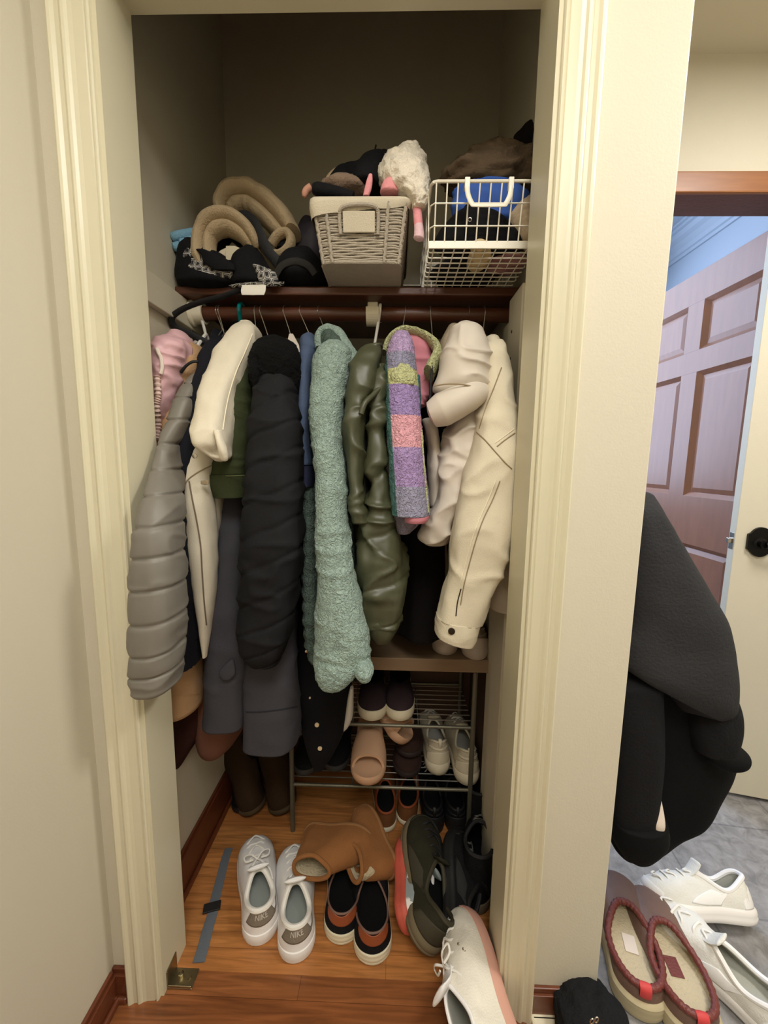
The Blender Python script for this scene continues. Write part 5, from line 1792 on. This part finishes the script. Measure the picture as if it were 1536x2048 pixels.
# two black slip-ons with cognac heel patches
for lab, h, t in (('black slip-on shoe with cognac heel patch, the further of the two', fl(682, 1893), fl(694, 1712, .03)),
                  ('black slip-on shoe with cognac heel patch, the one nearest the threshold', fl(748, 1934), fl(738, 1738, .03))):
    S = Shoe('slip_on_shoe', lab, 'shoe', L=.265, W=.106, hw=.90, ts=.72, sole=.030, hh=.078, hs=.054, ht=.062, y0=.012, y1=.60, ow=.041, toe=.034, spring=.006, kthroat=.7, pointed=2.5, group='black slip-on shoes on the closet floor')
    S.add_sole(M_offsole, [(.93, 0), (1.0, .003), (1.015, .008), (1.005, .0095), (1.02, .012), (1.02, .019), (1.005, .021), (1.015, .024), (1.0, .028), (.95, .029)])
    S.add_upper(M_blackcanvas, amp=.001)
    S.add_lining(M_blackin)
    S.add_collar(M_piping, .0026)
    S.patch(M_cognac, 'heel_patch', -.85, .85, lambda a: .40 + .28 * a ** 2 + .12 * a ** 4, lambda a: .985 - .13 * np.exp(-(a / .33) ** 2) - .04 * a ** 6, off=.0024, NU=40)
    d = t - h
    d[2] = 0
    S.place(h, d).lift(.0015)

# tan suede ankle boots tipped over the sneakers and slip-ons
for lab, M0, mouth_dir, toe_dir, up in (('tan suede ankle boot lying on its side, mouth towards the room', fl(622, 1737, .125), (-.10, -.93, .16), (.93, .30, -.05), .11),
                                        ('smaller looking tan suede ankle boot tipped over, mouth facing the other boot', fl(705, 1722, .118), (-.72, -.52, .40), (-.36, .85, .10), .11)):
    S = Shoe('ankle_boot', lab, 'boot', L=.215, W=.088, sole=.014, hh=.125, hs=.120, ht=.128, y0=.012, y1=.52, ow=.031, toe=.045, spring=.006, kthroat=.42, group='tan suede boots tipped on the shoes')
    S.add_sole(mat('tan crepe sole', (150, 108, 70), .8))
    S.add_upper(M_suede, amp=.005, M=26, sc=16, seed=mouth_dir[0] * 9)
    S.add_lining(M_shearling, depth=.02)
    S.add_collar(M_suede, .0055)
    md = Vector(mouth_dir).normalized()
    td = Vector(toe_dir)
    td = (td - md * td.dot(md)).normalized()
    o = Vector(M0) - md * .125 - td * .06
    S.place(o, td, md)

# olive running shoe, coral shoe and black shoe tipped against each other
def runner(name, lab, cols, heel, toe, roll, L=.285, W=.104, lift=None, hh=.085, group=None, y1=.5, text=None):
    S = Shoe(name, lab, 'shoe', L=L, W=W, sole=.034, hh=hh, hs=.066, ht=.09, y0=.014, y1=y1, ow=.031, toe=.042, spring=.014, kthroat=.64, sole_flare=1.05, group=group)
    so, up, li, la, ov = cols
    S.add_sole(so, [(.92, 0), (1.0, .004), (1.05, .012), (1.03, .016), (1.06, .020), (1.05, .028), (.99, .034), (.95, .035)])
    S.add_upper(up, amp=.003)
    S.add_lining(li)
    S.add_collar(ov, .006)
    S.tongue(up, up=.026)
    S.laces(la, n=5, u0=.45, u1=.92, bow=False)
    S.patch(ov, 'heel_overlay', -.8, .8, lambda a: .05, lambda a: .62 - .25 * a * a, off=.002)
    S.patch(ov, 'toe_overlay', PI - .7, PI + .7, lambda a: .03, lambda a: .26 - .12 * a * a, off=.0018)
    S.patch(ov, 'side_overlay', 1.3, 1.9, lambda a: .15, lambda a: .8, off=.0015)
    S.patch(ov, 'side_overlay', 2 * PI - 1.9, 2 * PI - 1.3, lambda a: .15, lambda a: .8, off=.0015)
    d = np.array(toe) - np.array(heel)
    y = Vector(d).normalized()
    z = Vector((0, 0, 1))
    z = (z - y * z.dot(y)).normalized()
    x = y.cross(z)
    z2 = z * math.cos(roll) + x * math.sin(roll)
    S.place(heel, d, z2)
    if lift is not None:
        S.lift(lift)
    return S


M_olivemesh = mat('dark olive mesh', (46, 44, 32), .85, var=.25, vscale=20, bump=.4, bscale=300)
M_olivesole = mat('grey olive foam', (112, 100, 78), .8, var=.1)
M_blackmesh = mat('black shoe mesh', (19, 19, 21), .8, bump=.4, bscale=300)
M_blackrub = mat('black rubber', (24, 23, 23), .6)
M_coral = mat('coral rubber', (196, 88, 72), .6, var=.2, vscale=60)
M_greyknit = mat('pale grey blue knit', (150, 160, 160), .9)
runner('running_shoe', 'coral soled pale running shoe on edge behind the olive one', (M_coral, M_greyknit, M_greyin, M_lacew, M_whitesole), fl(800, 1874, .03), fl(803, 1700, .03), math.radians(64), lift=.0015, L=.235)
runner('running_shoe', 'dark olive running shoe tipped on its side among the shoes', (M_olivesole, M_olivemesh, M_blackin, M_blackstrap, mat('olive overlay', (58, 54, 38), .7)), fl(846, 1888, .07), fl(832, 1640, .09), math.radians(36), lift=.012, L=.32, W=.136, hh=.10)
runner('running_shoe', 'black running shoe standing on edge right of the olive one', (M_blackrub, M_blackmesh, M_blackin, mat('grey lace', (110, 108, 100), .8), M_blackrub), fl(893, 1898, .05), fl(893, 1690, .08), math.radians(74), lift=.0015, L=.285)
# black boots against the right wall
for lab, h, t in (('black ankle boot in front against the right closet wall', fl(950, 1832), fl(958, 1700)), ('black ankle boot behind, under the wire rack at right', fl(955, 1690), fl(950, 1600))):
    S = Shoe('black_boot', lab, 'boot', L=.27, W=.098, sole=.03, hh=.165, hs=.155, ht=.165, y0=.014, y1=.46, ow=.038, toe=.05, spring=.006, kthroat=.42, group='black boots at the right wall')
    S.add_sole(M_olivesole)
    S.add_upper(M_blackmesh, amp=.004, M=24, sc=18)
    S.add_lining(M_blackin)
    S.add_collar(M_blackstrap, .005)
    S.laces(mat('grey lace', (110, 108, 100)), n=4, u0=.45, u1=.75, bow=False)
    d = t - h
    d[2] = 0
    S.place(h, d).lift(.0015)

# white high top lying against the right jamb
S = Shoe('high_top_shoe', 'white high top shoe with pink sole lying on its side at the right jamb', 'shoe', L=.31, W=.122, sole=.030, hh=.105, hs=.10, ht=.115, y0=.014, y1=.47, ow=.034, toe=.042, spring=.004, kthroat=.5)
S.add_sole(mat('dusty pink rubber', (206, 156, 138), .7))
S.add_upper(mat('white canvas', (226, 220, 206), .85, var=.06, vscale=30, bump=.3, bscale=300), amp=.0035, M=22)
S.add_lining(M_greyin)
S.add_collar(M_whiteleather, .004)
S.laces(M_lacew, n=5, u0=.4, u1=.85, bow=True)
S.tongue(M_whiteleather, up=.03, w=.028)
for (a_, u_) in ((2.15, .55), (2.35, .6)):
    p0, n0 = S.surf(a_, u_), S.nrm(a_, u_)
    ring = [p0 + n0 * .001 + np.cross(n0, [0, 0, 1]) * .004 * math.cos(t_) + np.array([0, 0, 1]) * .004 * math.sin(t_) for t_ in np.linspace(0, 2 * PI, 12, endpoint=False)]
    MB().tube(ring, .0012, 6, closed=True).build('eyelet', M_chrome, S.root, smooth=True)
S.place((.262, .585, .055), (-.20, .98, .0), (-.88, -.18, .42)).lift(.0015)

# ------------------------------------------------------------------ wire shoe rack and its shelf board
M_rack = mat('grey green painted steel', (112, 108, 92), .4, metal=.5)
M_rackwire = mat('bright rack wire', (170, 168, 158), .3, metal=.9)
M_board = mat('walnut brown board', (134, 110, 84), .6, var=.2, vscale=5, stretch=(1.5, 12, 12), bump=.1, bscale=60)
rk = empty('shoe_rack', 'grey metal wire shoe rack standing at the back right of the closet', 'shoe rack', (-.01, 1.26, 0))
RX0, RX1, RY0, RY1 = -.318, .298, -.110, .130     # local about (-.01, 1.26)
lx0, lx1 = RX0 + .01 + .003, RX1 - .028
for x in (lx0, lx1):
    for y in (RY0, RY1):
        MB().tube([(x, y, .0015), (x, y, .575)], .0078, 12).build('post', M_rack, rk, smooth=True)
TIERS = (.171, .388)
for z in TIERS:
    for y in (RY0, RY1):
        MB().tube([(lx0, y, z), (lx1, y, z)], .0055, 10).build('bar', M_rack, rk, smooth=True)
    for k in range(8):
        y = RY0 + .030 + k * .0272
        MB().tube([(lx0, y, z + .003), (lx1, y, z + .003)], .0019, 6).build('shelf_wire', M_rackwire, rk, smooth=True)
    for x in (-.11, .10):
        MB().tube([(x, RY0, z), (x, RY1, z)], .0022, 6).build('cross_wire', M_rackwire, rk, smooth=True)
cb = empty('low_cabinet', 'low walnut cabinet carcass around the wire shoe rack, open at the front', 'cabinet', (0, 1.28, 0))
M_carcass = mat('dark walnut carcass', (72, 50, 36), .6, var=.2, vscale=5, stretch=(12, 12, 1.5), bump=.1, bscale=60)
MB().box((-.345, -.140, .577), (.316, .145, .619), .003).build('top_board', M_board, cb)
MB().box((.3005, -.138, .0015), (.316, .145, .5765), .002).build('side_panel', M_carcass, cb)
b = MB().box((-.345, .130, .0015), (.300, .138, .5765), .001)
b.box((-.345, .122, .545), (.300, .130, .5765), .001).build('back_panel', M_carcass, cb)


def simple_shoe(kind, name, lab, heel, tip, lift, cols, group=None, up=None, **kw):
    so, upm, li, co = cols
    S = Shoe(name, lab, 'shoe', group=group, **kw)
    S.add_sole(so)
    S.add_upper(upm, amp=.002)
    S.add_lining(li)
    S.add_collar(co, .004)
    if kind == 'lace':
        S.laces(M_lacew, n=4, u0=.45, u1=.9, bow=False)
        S.tongue(upm, up=.024)
        S.patch(so, 'heel_overlay', -.75, .75, lambda a: .02, lambda a: .5 - .2 * a * a, off=.0025)
        S.patch(co, 'heel_band', -.8, .8, lambda a: .58, lambda a: .68, off=.003, NV=5)
        p = S.warp(S.rim(np.array([0.0])))[0]
        q = crom([p + [0, -.003, -.022], p + [0, -.009, .0], p + [0, -.002, .012], p + [0, .006, .002]], 16)
        MB().tube(q, .0055, 8, flat=.4, up=(0, 1, 0)).build('pull_loop', co, S.root, smooth=True)
    d = np.array(tip) - np.array(heel)
    S.place(heel, d, up)
    if lift is not None:
        S.lift(lift)
    return S


# dark slip-ons with cream soles, toes out, on the upper tier
z = TIERS[1] + .0065
for i, px in enumerate((743, 799)):
    t = P(px, 1446, Z=z)
    simple_shoe('slip', 'slip_on_shoe', ('dark brown slip-on with cream sole, %s of the pair on the upper rack tier' % ('left' if i == 0 else 'right')),
                t + [.004 * (1 if i else -1), .262, 0], t, z, (M_offsole, mat('dark aubergine canvas', (52, 40, 42), .9, bump=.3, bscale=400), M_blackin, M_blackcanvas),
                'dark slip-ons on the upper tier', L=.262, W=.098, sole=.034, hh=.07, hs=.055, ht=.065, y1=.55, ow=.033, toe=.032, spring=.004, kthroat=.66, pointed=2.6)
# chunky white trainers, heels out, on the lower tier
z = TIERS[0] + .0065
M_offmesh = mat('off white mesh', (188, 178, 154), .85, var=.08, vscale=40, bump=.5, bscale=300)
M_offrub = mat('off white foam', (206, 196, 172), .6)
for i, (px, py, z_) in enumerate(((879, 1553, z), (938, 1574, z))):
    h = P(px, py, Z=z_)
    h[1] = max(h[1], 1.10)
    S = simple_shoe('lace', 'sneaker', 'off white chunky trainer, heel out on the lower tier, %s one' % ('left' if i == 0 else 'right'), h, h + [-.02 + .01 * i, .25, 0], z_,
                    (M_offrub, M_offmesh, M_greyin, M_offrub), 'chunky trainers on the lower tier', L=.285, W=.100, sole=.042, hh=.115, hs=.085, ht=.105, y1=.5, ow=.030, toe=.045, spring=.014, kthroat=.62,
                    sole_flare=1.07)


# beige slides
def slide(name, lab, toe, dirv, up, lift=None, L=.255, W=.108, group=None, m=None, heel_pos=None):
    S = Shoe(name, lab, 'slide', L=L, W=W, sole=.034, spring=.004, pointed=2.8, waist=.03, group=group)
    m = m or M_slide
    S.add_sole(m, [(.90, 0), (.98, .004), (1.03, .016), (1.02, .028), (.97, .034), (.88, .031), (.5, .029)])
    NU, NV = 26, 16
    V = []
    for lay in (0, 1):
        for j in range(NV):
            v = j / (NV - 1)
            t = .38 + .48 * v
            ph = math.acos(1 - 2 * t)
            x, _ = S.outline(np.array([ph]), 1.02 - .03 * lay)
            w = float(x[0]) - .005 * lay
            hgt = (.062 - .004 * v) + (0 if lay == 0 else -.008)
            for k in range(NU):
                a = PI * k / (NU - 1)
                cut = .020 * math.sin(a) * (v ** 3)      # toe edge swept back over the toes
                yy = t * L - cut * .6 + .02 * math.sin(a) * (1 - v) ** 3
                V.append((w * math.copysign(abs(math.cos(a)) ** .8, math.cos(a)), yy, .016 + (hgt) * math.sin(a) ** .7))
    F = []
    n1 = NU * NV
    for j in range(NV - 1):
        for k in range(NU - 1):
            a = j * NU + k
            F.append((a, a + 1, a + NU + 1, a + NU))
            F.append((n1 + a, n1 + a + NU, n1 + a + NU + 1, n1 + a + 1))
    for k in range(NU - 1):
        F.append((k, n1 + k, n1 + k + 1, k + 1))
        b = (NV - 1) * NU + k
        F.append((b, b + 1, n1 + b + 1, n1 + b))
    for j in range(NV - 1):
        for k in (0, NU - 1):
            a = j * NU + k
            F.append((a, a + NU, n1 + a + NU, n1 + a))
    MB().add(V, F).build('strap', m, S.root, smooth=True)
    d = Vector(dirv).normalized()
    S.place(Vector(toe) - d * L, d, up)
    if lift is not None:
        S.lift(lift)
    return S


M_slide = mat('beige foam', (196, 156, 124), .7, var=.04, vscale=30)
slide('slide_sandal', 'beige foam slide hanging toe first off the lower rack tier', P(735, 1576, Y=1.055), (.02, -.97, -.16), (0, -.16, .98), group='beige slides')
slide('slide_sandal', 'beige foam slide lying crooked behind, under the upper tier', P(806, 1492, Y=1.20), (.55, -.62, -.55), (.60, -.10, .65), group='beige slides', L=.22)
# dark brown clogs piled between slides and trainers
M_darkbrown = mat('dark brown suede', (48, 32, 27), .95, bump=.3, bscale=300, sheen=.2)
for i, (px, py, zz, yy) in enumerate(((814, 1560, z, None), (818, 1520, z + .055, None))):
    t = P(px, py, Z=zz)
    simple_shoe('slip', 'clog', ('dark brown suede clog, %s one of the stacked pair' % ('lower' if i == 0 else 'upper')), t + [.01, .25, 0], t, zz,
                (mat('dark brown rubber', (36, 25, 22), .7), M_darkbrown, M_blackin, M_darkbrown), 'dark brown clogs on the lower tier', L=.25, W=.098, sole=.02, hh=.045, hs=.042, ht=.055, y1=.56, ow=.034, toe=.03, spring=.004, kthroat=.7)
# black loafers at the left of the lower tier
for i, (px, py) in enumerate(((606, 1556), (668, 1548))):
    t = P(px, py, Z=z)
    simple_shoe('slip', 'loafer', 'black loafer with dull grey sole, %s one on the lower tier' % ('left' if i == 0 else 'right'), t + [0, .255, 0], t, z,
                (mat('dull dark grey rubber', (58, 55, 54), .7), M_blackmesh, M_blackin, M_blackrub), 'black loafers on the lower tier', L=.255, W=.095, sole=.022, hh=.06, hs=.05, ht=.06, y1=.55, ow=.032, toe=.034, spring=.004)
# pale heeled trainers on the board, and a dark sandal
z = .620
for i, px in enumerate((893, 955)):
    h = P(px, 1312 + 10 * i, Z=z)
    simple_shoe('lace', 'sneaker', 'grey trainer with pale heel, %s one on the walnut board' % ('left' if i == 0 else 'right'), h, h + [.0, .25, 0], z,
                (mat('pale taupe rubber', (176, 162, 146), .7), mat('taupe mesh', (124, 112, 94), .9), M_blackin, M_taupe), 'grey trainers on the walnut board', L=.275, W=.098, sole=.040, hh=.095, hs=.075, ht=.09, ow=.03, toe=.045, sole_flare=1.05)
sd = Shoe('sandal', 'dark strappy sandal on the walnut board under the olive puffer', 'sandal', L=.25, W=.09, sole=.02)
sd.add_sole(M_blackrub)
for (ya, h_) in ((.16, .055), (.20, .04), (.06, .07)):
    q = [(-.042, ya, .02), (-.036, ya, .02 + h_ * .6), (0, ya + .01, .02 + h_), (.036, ya, .02 + h_ * .6), (.042, ya, .02)]
    MB().tube(crom(q, 20), .008, 8, flat=.3, up=(0, 1, 0)).build('strap', mat('slate webbing', (62, 58, 64), .8), sd.root, smooth=True)
sd.place(P(815, 1275, Z=z), (-.1, 1, 0)).lift(z)
# brown loafers under the rack
for i, (h, t) in enumerate(((fl(772, 1668), fl(768, 1560)), (fl(812, 1655), fl(822, 1560)))):
    simple_shoe('slip', 'loafer', 'brown leather loafer under the wire rack, %s one' % ('left' if i == 0 else 'right'), h, t, .0015,
                (M_offsole, mat('mid brown leather', (112, 70, 38), .5, var=.1), M_blackin, M_cognac), 'brown loafers under the rack', L=.255, W=.092, sole=.018, hh=.062, hs=.05, ht=.06, y1=.6, ow=.033, toe=.034)
# black trainers under the rack
for i, px in enumerate((868, 915)):
    h = fl(px, 1672)
    simple_shoe('lace', 'sneaker', 'black trainer deep under the wire rack, %s one' % ('left' if i == 0 else 'right'), h, h + [0, .25, 0], .0015, (M_blackrub, M_blackmesh, M_blackin, M_blackrub), 'black trainers under the rack',
                L=.27, W=.094, sole=.03, hh=.08, hs=.065, ht=.08, ow=.03, toe=.042)
# tall boots in the dark left corner
M_tallbrown = mat('brown sheepskin', (58, 42, 28), .95, var=.15, vscale=16, bump=.5, bscale=160)
for i, (t, h) in enumerate(((fl(512, 1640), fl(497, 1585)), (fl(566, 1642), fl(566, 1588)))):
    S = Shoe('tall_boot', 'brown sheepskin boot with floppy cuff, %s in the dark left corner' % ('left one' if i == 0 else 'right one'), 'boot', L=.24, W=.10, sole=.02, hh=.24, hs=.235, ht=.24, y0=.014, y1=.52, ow=.05, toe=.055, kthroat=.30,
             group='sheepskin boots in the corner')
    S.add_sole(mat('sheepskin boot sole', (84, 70, 50), .8))
    S.add_upper(M_tallbrown, amp=.006, M=26, sc=18)
    S.add_lining(M_shearling)
    S.add_collar(M_tallbrown, .012, name='cuff')
    d = t - h
    d[2] = 0
    d = d / np.linalg.norm(d)
    S.place(t - d * .24, d, (-.22, 0, 1)).lift(.0015)
S = Shoe('tall_boot', 'black tall boot leaning in the back left corner', 'boot', L=.22, W=.08, sole=.02, hh=.34, hs=.335, ht=.34, y0=.014, y1=.5, ow=.045, toe=.05, kthroat=.25)
S.add_sole(M_blackrub)
S.add_upper(mat('black leather', (15, 15, 16), .85), amp=.004, M=26)
S.add_lining(M_blackin)
S.add_collar(M_blackstrap, .006)
S.place((-.535, 1.41, 0), (.12, -1, 0)).lift(.0015)

# grey luggage strap on the oak floor
q = np.array([fl(x, y, .003) for x, y in ((458, 1696), (450, 1720), (440, 1760), (430, 1800), (424, 1830), (415, 1860), (406, 1895), (397, 1925))])
M_greystrap = mat('grey webbing', (98, 104, 110), .8, bump=.4, bscale=500)
gs = wempty('luggage_strap', 'flat grey webbing strap on the oak floor beside the white sneakers', 'strap', q[4])
MB().tube(crom(q, 40), np.interp(np.linspace(0, 1, 40), [0, 1], [.012, .0145]), 8, flat=.10, up=(0, 0, 1)).build('webbing', M_greystrap, gs, smooth=True)
c = fl(424, 1815, .004)
MB().box((c[0] - .022, c[1] - .012, .003), (c[0] + .022, c[1] + .012, .008), .0015, R=Matrix.Rotation(.3, 3, 'Z')).build('buckle', M_blackrub, gs)

# ------------------------------------------------------------------ right side: shoes on the tiles
M_clogbrown = mat('brown grained leather', (112, 86, 74), .5, var=.15, vscale=30, bump=.2, bscale=220)
M_clogrim = mat('burgundy rim leather', (112, 52, 46), .45, bump=.4, bscale=260)
M_clogsole = mat('cream foam sole', (188, 174, 140), .75, var=.08)
M_red = mat('coral red tab', (206, 66, 66), .6)
for i, (lab, h, t) in enumerate((('brown leather clog with shearling lining touching the wall corner', fl(1292, 2000, .06), fl(1228, 1768, .04)),
                                 ('brown leather clog with shearling lining nearer the white sneakers', fl(1408, 2062, .06), fl(1276, 1778, .04)))):
    S = Shoe('shearling_clog', lab, 'clog', L=.29, W=.124, hw=.88, sole=.046, hh=.076, hs=.070, ht=.088, y0=.012, y1=.62, ow=.053, toe=.046, spring=.006, kthroat=.72, pointed=2.4, sole_flare=1.06, group='brown clogs at the wall corner')
    S.add_sole(M_clogsole, [(.93, 0), (1.02, .004), (1.07, .02), (1.05, .024), (1.08, .03), (1.06, .034), (1.07, .04), (1.0, .046), (.95, .047)])
    S.add_upper(M_clogbrown, amp=.001)
    S.add_lining(M_shearling)
    rim = S.warp(S.rim(np.linspace(0, 2 * PI, 96, endpoint=False)))
    MB().tube(rim, .0075 + .0010 * np.sin(np.arange(96) * 2.1), 10, closed=True).build('rim', M_clogrim, S.root, smooth=True)
    p = S.warp(S.rim(np.array([0.0])))[0]
    q = crom([p + [0, .006, .002], p + [0, 0, .008], p + [0, -.008, .003], p + [0, -.009, -.012], p + [0, -.006, -.020]], 16)
    MB().tube(q, .012, 10, flat=.2, up=(0, 1, 1)).build('heel_tab', M_red, S.root, smooth=True)
    MB().box((-.016, .09, S.sole + .0075), (.012, .13, S.sole + .0085), .0002).build('size_label', M_clogrim if i else M_creamtrim, S.root)
    d = t - h
    d[2] = 0
    h2 = h.copy()
    S.place(h2, d).lift(.0005)
M_wmesh = mat('white knit mesh', (222, 220, 212), .85, var=.04, vscale=40, bump=.3, bscale=260)
runner('sneaker', 'white running shoe tipped on the tiles, its heel loop up', (M_whitesole, M_wmesh, M_greyin, M_lacew, M_whiteleather), fl(1512, 1822, .05), fl(1322, 1800, .05), math.radians(28), lift=.0008, L=.275, hh=.095, group=None)
runner('sneaker', 'white running shoe toe towards the brown clogs, at the photo right edge', (M_whitesole, M_wmesh, M_greyin, M_lacew, M_whiteleather), fl(1598, 2085, .03), fl(1388, 1888, .03), math.radians(-6), lift=.0008, L=.30, W=.112, group=None)
# navy slipper sole showing between clog and sneakers
tag(blob('insole', fl(1362, 1868, .012), (.03, .045, .01), mat('navy felt', (44, 50, 84), .9), amp=.002, rot=(0, 0, .3)), 'navy felt insole squeezed between the clog and the white sneakers', 'insole')

# black fuzzy slipper at the wall corner
bs = wempty('fuzzy_slipper', 'black fuzzy slipper with small silver letters at the wall corner', 'slipper', fl(1180, 2050))
c = fl(1188, 2062, .05)
blob('upper', c, (.075, .085, .062), mat('black faux fur', (26, 27, 29), .97, bump=.9, bscale=160), bs, amp=.006, sc=60, seg=60, n=40, p=2.1)
MB().box((c[0] - .115, c[1] - .03, .0), (c[0] + .02, c[1] + .075, .016), .006).build('sole', M_offsole, bs)
bpy.context.view_layer.update()


def ring_at(px, py, rx, ry, nm):
    pts = []
    for t in np.linspace(0, 2 * PI, 16, endpoint=False):
        q_ = P(px + rx * math.cos(t) + .25 * ry * math.sin(t), py - ry * math.sin(t), Y=c[1] - .083)
        pts.append(q_)
    MB().tube(pts, .0011, 6, closed=True).build(nm, M_chrome, bs, smooth=True)


ring_at(1184, 2043, 3.4, 5.5, 'letter')
ring_at(1193, 2040, 3.4, 5.5, 'letter')

# ------------------------------------------------------------------ black coat hung on the far side of the wall corner
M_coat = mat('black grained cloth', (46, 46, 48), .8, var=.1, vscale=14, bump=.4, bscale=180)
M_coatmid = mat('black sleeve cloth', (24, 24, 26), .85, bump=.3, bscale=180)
M_coatdark = mat('deep black coat cloth', (9, 9, 10), .85, bump=.2, bscale=200)  # darkest of the coat's tones: lower body, hem band and right cuff
ct = wempty('coat', 'black coat hung on the far side of the wall corner above the clogs', 'coat', P(1320, 1700, Y=.85))


def crows(rows):
    """rows (y, x_left, x_right, Y, b[, dy]): sections kept clear of the wall face"""
    out = []
    for row in rows:
        y, xl, xr, Y, b = row[:5]
        dy = row[5] if len(row) > 5 else 0
        A, B = P(xl, y - dy / 2, Y=Y), P(xr, y + dy / 2, Y=Y)
        xa = max(A[0], WR + .004)
        out.append(((xa + B[0]) / 2, Y, (A[2] + B[2]) / 2, max(.006, (B[0] - xa) / 2), b, (B[2] - A[2]) / 2))
    return out


loft('upper_drape', crows([(990, 1240, 1296, .86, .04), (1030, 1240, 1310, .86, .06), (1090, 1240, 1344, .86, .07), (1160, 1240, 1384, .855, .075), (1230, 1240, 1424, .85, .08), (1290, 1230, 1442, .845, .08, 40),
                           (1340, 1230, 1448, .84, .078, 80), (1362, 1232, 1440, .84, .075, 90), (1372, 1240, 1418, .84, .07, 90)]), M_coat, ct, seg=56, n=80, disp=folds(.005, (9, 9, 7)), dome=(.4, .04), p=3.4)
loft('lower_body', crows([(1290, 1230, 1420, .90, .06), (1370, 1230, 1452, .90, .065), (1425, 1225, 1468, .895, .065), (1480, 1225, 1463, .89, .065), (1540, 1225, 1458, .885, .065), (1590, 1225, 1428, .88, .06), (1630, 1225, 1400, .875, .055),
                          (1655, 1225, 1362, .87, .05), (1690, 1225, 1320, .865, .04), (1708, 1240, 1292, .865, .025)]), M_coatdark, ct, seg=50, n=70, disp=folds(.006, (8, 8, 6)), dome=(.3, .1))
loft('sleeve', crows([(1370, 1225, 1318, .815, .035), (1450, 1225, 1318, .815, .04), (1560, 1225, 1317, .815, .04), (1640, 1225, 1318, .815, .04), (1662, 1225, 1305, .815, .035)]), M_coatmid, ct, disp=folds(.005, (10, 10, 5)))
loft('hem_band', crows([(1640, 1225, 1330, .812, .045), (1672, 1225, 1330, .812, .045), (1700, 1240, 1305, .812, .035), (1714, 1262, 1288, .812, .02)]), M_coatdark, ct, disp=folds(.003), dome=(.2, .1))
loft('right_sleeve', crows([(1330, 1390, 1446, .845, .05), (1380, 1388, 1458, .84, .055), (1425, 1380, 1468, .835, .055), (1465, 1378, 1466, .83, .05), (1494, 1384, 1462, .828, .045)]), M_coatmid, ct, disp=folds(.005, (12, 12, 8)), dome=(.4, .05))
loft('right_cuff', crows([(1490, 1392, 1466, .826, .044, -6), (1503, 1398, 1486, .824, .046, -10), (1514, 1412, 1484, .824, .044, -8), (1520, 1420, 1470, .824, .036, -6)]), M_coatdark, ct, dome=(.1, .1))
loft('lining', crows([(1592, 1312, 1318, .795, .004), (1625, 1310, 1327, .79, .006), (1650, 1308, 1330, .785, .006), (1666, 1312, 1327, .785, .004)]), M_creamtrim, ct)
hk = MB().lathe([(.012, WR), (.012, WR + .004), (.004, WR + .006), (.004, WR + .03)], (0, .87, 1.20), 'x', 14)
o = hk.build('wall_hook', M_black, None, smooth=True)
tag(o, 'small black wall hook hidden behind the collar of the black coat', 'hook')
